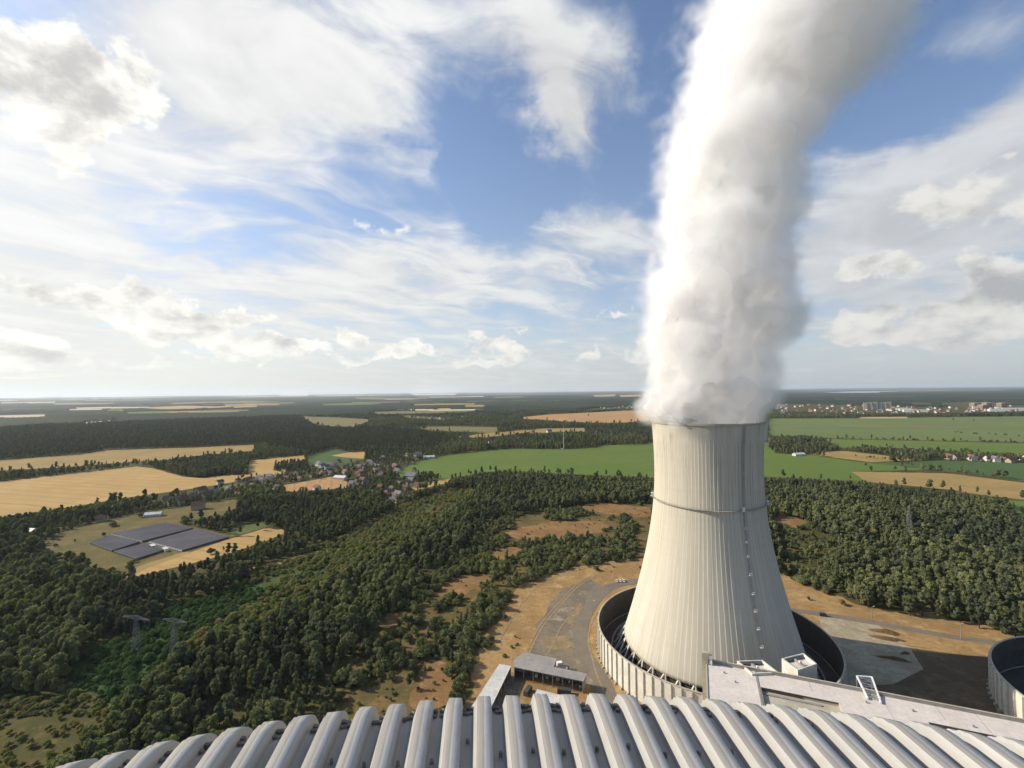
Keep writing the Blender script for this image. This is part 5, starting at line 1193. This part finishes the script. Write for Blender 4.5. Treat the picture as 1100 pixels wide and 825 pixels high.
CORR = [(60, 735), (95, 702), (150, 686), (180, 650), (232, 640), (300, 604), (380, 572), (440, 540), (492, 526), (512, 528), (470, 568), (400, 612), (330, 650), (262, 690), (205, 712), (160, 745), (112, 775), (88, 770)]
YOUNG = [(83, 708), (110, 694), (172, 668), (186, 654), (232, 638), (268, 628), (292, 632), (266, 652), (216, 682), (186, 712), (156, 738), (126, 760), (106, 752), (74, 726)]
DARKBELT = [(95, 690), (110, 640), (150, 622), (240, 596), (248, 625), (232, 638), (186, 654), (172, 668), (110, 694)]  # belt of darker wood
HAM = [(20, 585), (40, 568), (130, 552), (200, 532), (236, 528), (262, 536), (262, 541), (215, 548), (130, 560), (60, 580)]
CLOUDSHADE = [(-400, 510), (-400, 470), (0, 462), (100, 450), (322, 447), (340, 457), (400, 461), (480, 468), (470, 484), (395, 483), (330, 488), (275, 478), (100, 487), (0, 494)]  # wood coloured darker for the shadow of a cloud
HEDGES = [[(38, 590), (75, 583), (112, 577)], [(112, 568), (150, 556), (170, 553)], [(193, 559), (215, 565), (240, 571)], [(60, 599), (90, 609), (128, 616)], [(205, 603), (240, 591)],
          [(882, 470.9), (940, 471.6), (1000, 473.4), (1100, 475.6), (1180, 477.5)], [(1018, 464), (1045, 466), (1100, 468.5)], [(920, 490), (960, 495.5), (990, 500.5), (1012, 504)], [(1000, 504), (1045, 508.6), (1075, 513)],
          [(0, 512), (60, 503), (150, 496), (215, 492)], [(700, 473.5), (760, 474), (826, 474.5)], [(905, 480.8), (950, 482), (990, 484.4), (1040, 486.3)], [(300, 491), (326, 488.5)], [(455, 487.5), (480, 484.5)], [(612, 443), (640, 441.3), (664, 440.6)], [(545, 449.6), (600, 453.4), (664, 455.4), (705, 452)], [(620, 480), (700, 475.8)]]
SPOTS = [(641, 613, 6, .3), (868.6, 644.5, 4, .35), (632, 447.2, 16, .3), (1024, 452, 14, .3), (1046, 453, 12, .3), (930, 500, 8, .3), (523, 696, 7, .4), (527, 689, 6, .4), (145, 604, 5, .4), (905, 650, 6, .6)]
def masks(X, Y):
    px, py = project(X, Y, np.zeros_like(X)); return px, py
_a, _b = Vector(G(385, 770)), Vector(G(565, 575)); RDX, RDY = (_b-_a).normalized()
def place(r0, r1, step, seed):
    """jittered grid of standing places between two distances, thinned by what grows where"""
    r = np.random.RandomState(seed); az0, az1 = R(-54), R(54); n = int(2*r1*math.sin(R(54))/step); m = int((r1-r0*math.cos(az1)*.0)/step)
    gx, gy = np.meshgrid((np.arange(n)+.5)*step-n*step/2, (np.arange(m)+.5)*step); X = (gx+(r.rand(*gx.shape)-.5)*step*.95).ravel(); Y = (gy+(r.rand(*gx.shape)-.5)*step*.95).ravel()
    d = np.hypot(X, Y); a = np.arctan2(X, Y); k = (d >= r0) & (d < r1) & (np.abs(a) < az1) & (Y > 120); X, Y, d = X[k], Y[k], d[k]
    px, py = masks(X, Y); keep = (px > -260) & (px < 1360); X, Y, d, px, py = [q[keep] for q in (X, Y, d, px, py)]
    u = r.rand(len(X)); ok = np.ones(len(X), bool)
    gap = fbm(X+900, Y+900, 30, 61); ok &= ~((gap < .30) & (u < .75)); hue = .32+.62*(fbm(X, Y, 95, 3)-.5)+.25*(fbm(X, Y, 500, 9)-.5)+.10*r.randn(len(X)); H = 11.5+3.2*(fbm(X, Y, 70, 5)-.5)*2+2.7*r.randn(len(X))
    kind = np.where(r.rand(len(X)) < .40, r.randint(0, 3, len(X)), r.randint(3, 5, len(X)))
    # pines in stands
    st = fbm(X, Y, 260, 21); pine = (st > .55) & (r.rand(len(X)) < .8); kind[pine] = r.randint(5, 7, pine.sum()); hue[pine] -= .14
    hue += .03*np.clip((X-120)/100, 0, 1)*np.clip((900-Y)/300, 0, 1)
    dk = inpoly(px, py, CLOUDSHADE); kind[dk] = r.randint(5, 7, dk.sum()); hue[dk] = .04+.05*r.randn(dk.sum()); H[dk] += 2  # cloud shadow painted in as dark pines
    tx, ty = project(X, Y, np.clip(H, 2, 19)*.85)
    for p in NOTREE:
        ok &= ~inpoly(px, py, p)
        if min(q[1] for q in p) > 440: ok &= ~(inpoly(tx, ty, p) & (r.rand(len(X)) < .93))
    sc = inpoly(px, py, SCRUB) | inpoly(px, py, SCRUB_R)
    rx, ry = RDX*X+RDY*Y+5000, -RDY*X+RDX*Y+5000; dens = fbm(rx/3.4, ry, 26, 31)*.62+fbm(X, Y, 90, 37)*.38
    ok &= ~(sc & (dens < (np.quantile(dens[sc], .30) if sc.any() else 0))); kind[sc & (u < .75)] = r.randint(7, 9, (sc & (u < .75)).sum()) if (sc & (u < .75)).any() else 7
    H[sc] = 6.0+7*np.clip(dens[sc]-.36, 0, .5)+1.8*r.randn(sc.sum()); hue[sc] = .42+.45*(fbm(X[sc], Y[sc], 55, 8)-.5)+.12*r.randn(sc.sum())
    co = inpoly(px, py, CORR) & ~sc; kind[co] = r.randint(7, 9, co.sum()); cd = fbm(X, Y, 30, 51); H[co] = 3.4+5.*cd[co]+1.0*r.randn(co.sum()); hue[co] = .80+.14*(fbm(X[co], Y[co], 60, 13)-.5)+.06*r.randn(co.sum()); ok &= ~(co & (cd < .22))
    for p in [c[2] for c in CLEAR[2:] if c[0] not in ('corridor_grass', 'young_growth')]: ok &= ~(inpoly(px, py, p) & ~(inpoly(px, py, CLEAR[9][2]) & (u < .75)))
    gc = inpoly(px, py, CLEAR[9][2]); kind[gc] = 7; H[gc] = 3.5; hue[gc] = .9
    ok &= ~inpoly(px, py, PLANT)
    vi = inpoly(px, py, VILLAGE) | inpoly(px, py, HAM); ok &= ~(vi & (u > .80)); H[vi] = 7.5+2*r.randn(vi.sum())
    tw = inpoly(px, py, TOWN) | inpoly(px, py, TOWN2) | inpoly(px, py, TOWN3); ok &= ~(tw & (u > .62)); H[tw] = 9
    for p in ((TX, TY, 74), (300, 201, 74)): ok &= np.hypot(X-p[0], Y-p[1]) > p[2]
    if HOUSES:
        hp = np.array(HOUSES)
        for i in range(0, len(X), 4000):
            s_ = slice(i, i+4000); q = np.hypot(X[s_, None]-hp[None, :, 0], Y[s_, None]-hp[None, :, 1]) < hp[None, :, 2]*.62; ok[s_] &= ~q.any(1)
            # keep the view to the houses fairly open
            q = (np.abs(X[s_, None]-hp[None, :, 0]) < 9) & (Y[s_, None] < hp[None, :, 1]) & (Y[s_, None] > hp[None, :, 1]-26); ok[s_] &= ~(q.any(1) & (u[s_] > .45))
    hue = np.clip(hue, 0, 1); yg = inpoly(px, py, YOUNG); hue[yg] = 1.2; kind[yg] = 7+(u[yg] < .5); H[yg] = 4.2+3*fbm(X[yg], Y[yg], 25, 51)+.9*r.randn(yg.sum())
    dw = inpoly(px, py, DARKBELT); hue[dw] *= .35
    H = np.clip(H, 2.2, 19); return [q[ok] for q in (X, Y, H, hue, kind)]
def add(lists, more): return [np.concatenate([a, b]) for a, b in zip(lists, more)]
NEAR = place(150, 900, 5.3, 1); MID = place(900, 1900, 7.8, 2); FAR = place(1900, 3600, 11.5, 3)
FAR[2] = FAR[2]*1.12
hx = [[], [], [], [], []]
for line in HEDGES:
    for p, q in zip(line, line[1:]):
        a, b = Vector(G(*p)), Vector(G(*q)); n = int((b-a).length/9)
        for i in range(n):
            if rnd.random() < .30: continue
            c = a.lerp(b, (i+rnd.random())/n); hx[0].append(c.x+rnd.uniform(-3, 3)); hx[1].append(c.y+rnd.uniform(-6, 6)); hx[2].append(rnd.uniform(4, 9.5)); hx[3].append(rnd.uniform(.15, .5)); hx[4].append(rnd.randrange(0, 9) if rnd.random() < .4 else 7)
for px, py, h, hu in SPOTS:
    p = G(px, py); hx[0].append(p[0]); hx[1].append(p[1]); hx[2].append(h); hx[3].append(hu); hx[4].append(0 if h > 8 else 8)
# small dark woods standing in the open fields
def wood(poly, step, seed, hue=.22, hh=11):
    xs = [G(*p) for p in poly]; r = np.random.RandomState(seed); x0, x1 = min(p[0] for p in xs), max(p[0] for p in xs); y0, y1 = min(p[1] for p in xs), max(p[1] for p in xs)
    gx, gy = np.meshgrid(np.arange(x0, x1, step), np.arange(y0, y1, step)); X = (gx+(r.rand(*gx.shape)-.5)*step).ravel(); Y = (gy+(r.rand(*gx.shape)-.5)*step).ravel(); px, py = masks(X, Y); k = inpoly(px, py, poly); X, Y = X[k], Y[k]
    return [X, Y, hh+2*r.randn(len(X)), np.clip(hue+.1*r.randn(len(X)), 0, 1), r.randint(0, 5, len(X))]
for _i in range(1300):                                   # low bushes and saplings coming up in the open ground
    poly = rnd.choice((SCRUB, SCRUB, SCRUB, PLANT, CLEAR[9][2])); xs = [p[0] for p in poly]; ys = [p[1] for p in poly]; x, y = rnd.uniform(max(min(xs), -40), min(max(xs), 1090)), rnd.uniform(min(ys), min(max(ys), 770))
    if not inpoly(np.array([x]), np.array([y]), poly)[0]: continue
    if poly is PLANT and (575 < x < 890 and y > 618 or x > 880 or x > 560 and y > 640): continue
    p = G(x, y); hx[0].append(p[0]); hx[1].append(p[1]); hx[2].append(rnd.uniform(.8, 3.2)); hx[3].append(rnd.uniform(.3, .95)); hx[4].append(rnd.choice((7, 8)))
EXTRA = [np.array(q, float) for q in hx]; EXTRA[4] = EXTRA[4].astype(int)
for poly, st, hu, hh in (([(165, 503), (190, 497), (232, 492), (268, 494.5), (265, 509.5), (232, 511), (215, 513.4), (196, 511)], 8, .2, 13), ([(293, 505), (296, 499), (328, 496), (330, 502), (312, 507)], 8, .2, 9),
                         ([(826, 484), (826, 472.5), (868, 472), (888, 478), (893, 483.5), (868, 486.5)], 9, .2, 14), ([(441, 513), (462, 510), (474, 513.5), (458, 517.5), (446, 518)], 7, .15, 9), ([(920, 485), (926, 481), (940, 483), (945, 487)], 10, .25, 11),
                         ([(997, 489), (1005, 485.5), (1014, 487.5), (1010, 490.5)], 10, .25, 12), ([(975, 492), (985, 489), (1000, 491), (998, 494)], 10, .3, 9), ([(640, 478), (680, 474.6), (700, 475), (690, 478)], 9, .25, 11)):
    EXTRA = add(EXTRA, wood(poly, st, int(hu*100)+len(poly), hu, hh))
ALL = add(add(add(NEAR, MID), FAR), EXTRA)
# ---- the 300 that show largest stand on their own
X, Y, H, HUE, KIND = ALL
D = np.hypot(X, Y); px, py = masks(X, Y); qx, qy = project(X, Y, H)
rim = np.interp(px, [0, 70, 300, 450, 590, 760, 900, 1100], [835, 820, 768, 750, 743, 746, 760, 788])
big = (py-qy)*(np.where(qy < rim-6, 1., 0))*((qx > 4) & (qx < 1096))*(np.abs(px-765) > 0)
# hidden behind the tower, its wall or the pale roof
big *= ~((px > 640) & (px < 890) & (py < 760) & (py > 600)) | (D < 200)
order = np.argsort(-big); lead = [i for k in range(len(KINDS)) for i in [j for j in order[:4000] if KIND[j] == k][:2]]
ind = np.array(lead+[i for i in order[:340] if i not in lead][:300-len(lead)])
TW = [1.0 if k not in ('bush',) else 1.35 for k in KINDS]
def region(x, y, h, hue, kind):
    p, q = project(x, y, 0); p, q = float(p), float(q)
    if kind >= 7: sort, cat = ('fresh green rounded bush', 'bush') if hue > 1.05 else ('pale yellow green rounded bush', 'bush') if hue > .6 else ('dark green rounded bush', 'bush')
    elif kind in (5, 6): sort, cat = 'dark slender pine', 'tree'
    elif kind in (3, 4): sort, cat = ('light green slim tree', 'tree') if hue > .5 else ('dark green slim tree', 'tree')
    else: sort, cat = ('light green broad crowned tree', 'tree') if hue > .5 else ('dark green broad crowned tree', 'tree')
    if p > 880: w = 'at the edge of the wood beyond the shaded yard'
    elif inpoly(np.array([p]), np.array([q]), CORR)[0] or hue > 1.05: w = 'in the bright green power line corridor'
    elif inpoly(np.array([p]), np.array([q]), SCRUB)[0]: w = 'in the dry scrub between the wood and the sandy ground'
    elif p < 130 : w = 'by the yellowed clearing at the near end of the wood'
    else: w = 'in the dense wood above the corrugated roof'
    return sort+' '+w, cat
NAME = {'broad': 'broadleaf_tree', 'tall': 'slender_tree', 'pine': 'pine_tree', 'bush': 'bush'}
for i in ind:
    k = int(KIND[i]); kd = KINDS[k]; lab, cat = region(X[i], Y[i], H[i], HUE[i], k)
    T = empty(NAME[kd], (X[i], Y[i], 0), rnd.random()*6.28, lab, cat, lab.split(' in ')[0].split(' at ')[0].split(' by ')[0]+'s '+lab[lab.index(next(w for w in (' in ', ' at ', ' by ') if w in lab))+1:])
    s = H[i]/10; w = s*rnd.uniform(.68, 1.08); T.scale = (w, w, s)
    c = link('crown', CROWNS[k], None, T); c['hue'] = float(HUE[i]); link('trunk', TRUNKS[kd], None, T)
    if PROTO[k] is None: PROTO[k] = c
for k in range(len(KINDS)):
    if PROTO[k] is None: PROTO[k] = next(PROTO[j] for j in list(range(k, -1, -1))+list(range(len(KINDS))) if PROTO[j] is not None)
rest = np.ones(len(X), bool); rest[ind] = False
def forest(name, X, Y, H, HUE, KIND):
    me = bpy.data.meshes.new(name); n = len(X); me.vertices.add(n); co = np.stack([X, Y, np.zeros(n)], 1).astype(np.float32); me.vertices.foreach_set('co', co.ravel())
    r = np.random.RandomState(n)
    for nm, v in (('hue', HUE), ('kind', KIND)):
        a = me.attributes.new(nm, 'FLOAT' if nm == 'hue' else 'INT', 'POINT'); a.data.foreach_set('value', np.asarray(v, np.float32 if nm == 'hue' else np.int32))
    a = me.attributes.new('size', 'FLOAT_VECTOR', 'POINT'); s = H/10; w = s*(.64+.46*r.rand(n))*np.where(KIND >= 3, 1.12, 1.); a.data.foreach_set('vector', np.stack([w, w*(.9+.2*r.rand(n)), s], 1).astype(np.float32).ravel())
    a = me.attributes.new('turn', 'FLOAT_VECTOR', 'POINT'); a.data.foreach_set('vector', np.stack([np.zeros(n), np.zeros(n), r.rand(n)*6.28], 1).astype(np.float32).ravel())
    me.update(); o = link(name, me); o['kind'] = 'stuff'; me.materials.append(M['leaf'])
    ng = bpy.data.node_groups.new(name+'_trees', 'GeometryNodeTree')
    ng.interface.new_socket('Geometry', in_out='INPUT', socket_type='NodeSocketGeometry'); ng.interface.new_socket('Geometry', in_out='OUTPUT', socket_type='NodeSocketGeometry')
    g = NT(ng); gi = g.new('NodeGroupInput'); go = g.new('NodeGroupOutput')
    jn = g.new('GeometryNodeGeometryToInstance')
    for p in reversed(PROTO):
        q = g.new('GeometryNodeObjectInfo', transform_space='ORIGINAL'); q.inputs['Object'].default_value = p; q.inputs['As Instance'].default_value = False
        g.l.new(q.outputs['Geometry'], jn.inputs[0])
    def attr(nm, ty):
        a = g.new('GeometryNodeInputNamedAttribute', data_type=ty); a.inputs[0].default_value = nm; return a.outputs[0]
    ip = g.new('GeometryNodeInstanceOnPoints'); m2p = g.new('GeometryNodeMeshToPoints'); g.l.new(gi.outputs[0], m2p.inputs[0])
    g.l.new(m2p.outputs[0], ip.inputs['Points']); g.l.new(jn.outputs[0], ip.inputs['Instance']); ip.inputs['Pick Instance'].default_value = True
    g.l.new(attr('kind', 'INT'), ip.inputs['Instance Index']); g.l.new(attr('size', 'FLOAT_VECTOR'), ip.inputs['Scale'])
    er = g.new('FunctionNodeEulerToRotation'); g.l.new(attr('turn', 'FLOAT_VECTOR'), er.inputs[0]); g.l.new(er.outputs[0], ip.inputs['Rotation'])
    g.l.new(ip.outputs[0], go.inputs[0]); md = o.modifiers.new('trees', 'NODES'); md.node_group = ng; return o
print('TREES', len(X), len(NEAR[0]), len(MID[0]), len(FAR[0]))
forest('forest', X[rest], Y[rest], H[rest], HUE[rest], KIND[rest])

# ---- beyond that the woods read as one canopy: a bumpy skin over the wooded land out to the horizon
def canopy():
    m, t, out = new_mat('far_canopy'); P = t.new('ShaderNodeTexCoord').outputs['Object']
    f = t.ss(t.noise(P, .0012, 5, .6), .35, .65); col = t.mix(f, (.013, .022, .012), (.030, .041, .018)); col = t.mix(t.ss(t.noise(P, .0003, 4, .6), .48, .6, 0, .7), col, (.046, .058, .024)); col = t.mix(t.ss(t.noise(P, .02, 4, .6), .4, .7, 0, .6), col, (.014, .022, .012))
    finish(t, out, col, .95, spec=.05)
    na, nr = 1100, 230; az = np.linspace(R(-60), R(60), na); rr = 3500*(70000/3500)**(np.linspace(0, 1, nr)**1.0)
    A, Q = np.meshgrid(az, rr); Xc, Yc = Q*np.sin(A), Q*np.cos(A)
    px, py = masks(Xc, Yc); open_ = np.zeros(Xc.shape, bool)
    for n_, m_, p in OPEN: open_ |= inpoly(px, py, p) | inpoly(px, py-15*FOC/Q, p)
    for p in (TOWN, TOWN2, TOWN3, [(880, 421.6), (915, 420.5), (945, 420.3), (946, 421.6), (935, 422.6), (905, 422.2)]): open_ |= inpoly(px, py, p)
    g = fbm(Xc+90000, Yc+90000, 900, 71); open_ |= (g > .64) & (Q > 5000)
    r = np.random.RandomState(4)
    Hc = np.where(open_, -2., 11+5*(fbm(Xc+90000, Yc+90000, 160, 81)-.5)*2+4*r.rand(*Xc.shape)+np.clip((Q-9000)/1000, 0, 40)*(fbm(Xc+90000, Yc+90000, 5000, 91)-.38)*6)
    V = np.stack([Xc, Yc, Hc], -1).reshape(-1, 3); F = []; idx = np.arange(na*nr).reshape(nr, na)
    F = np.stack([idx[:-1, :-1], idx[:-1, 1:], idx[1:, 1:], idx[1:, :-1]], -1).reshape(-1, 4)
    low = (open_.reshape(-1)[F]).all(1); F = F[~low][:, ::-1]
    F = F[:, ::-1]
    tag(link('far_forest', np_mesh('far_forest', V, F), m), kind='stuff')
canopy()

# ================================================================ AIR
def air():
    m, t, out = new_mat('haze'); pv = t.new('ShaderNodeVolumePrincipled'); pv.inputs['Color'].default_value = (.84, .92, 1.0, 1); pv.inputs['Density'].default_value = HAZE; pv.inputs['Anisotropy'].default_value = .25
    t.l.new(pv.outputs[0], out.inputs['Volume']); mb = MB(); E = 95000; mb.box(-E, -E, -4, E, E, 700); tag(mb.build('haze', m), kind='stuff')
HAZE = 2.3e-5
air()
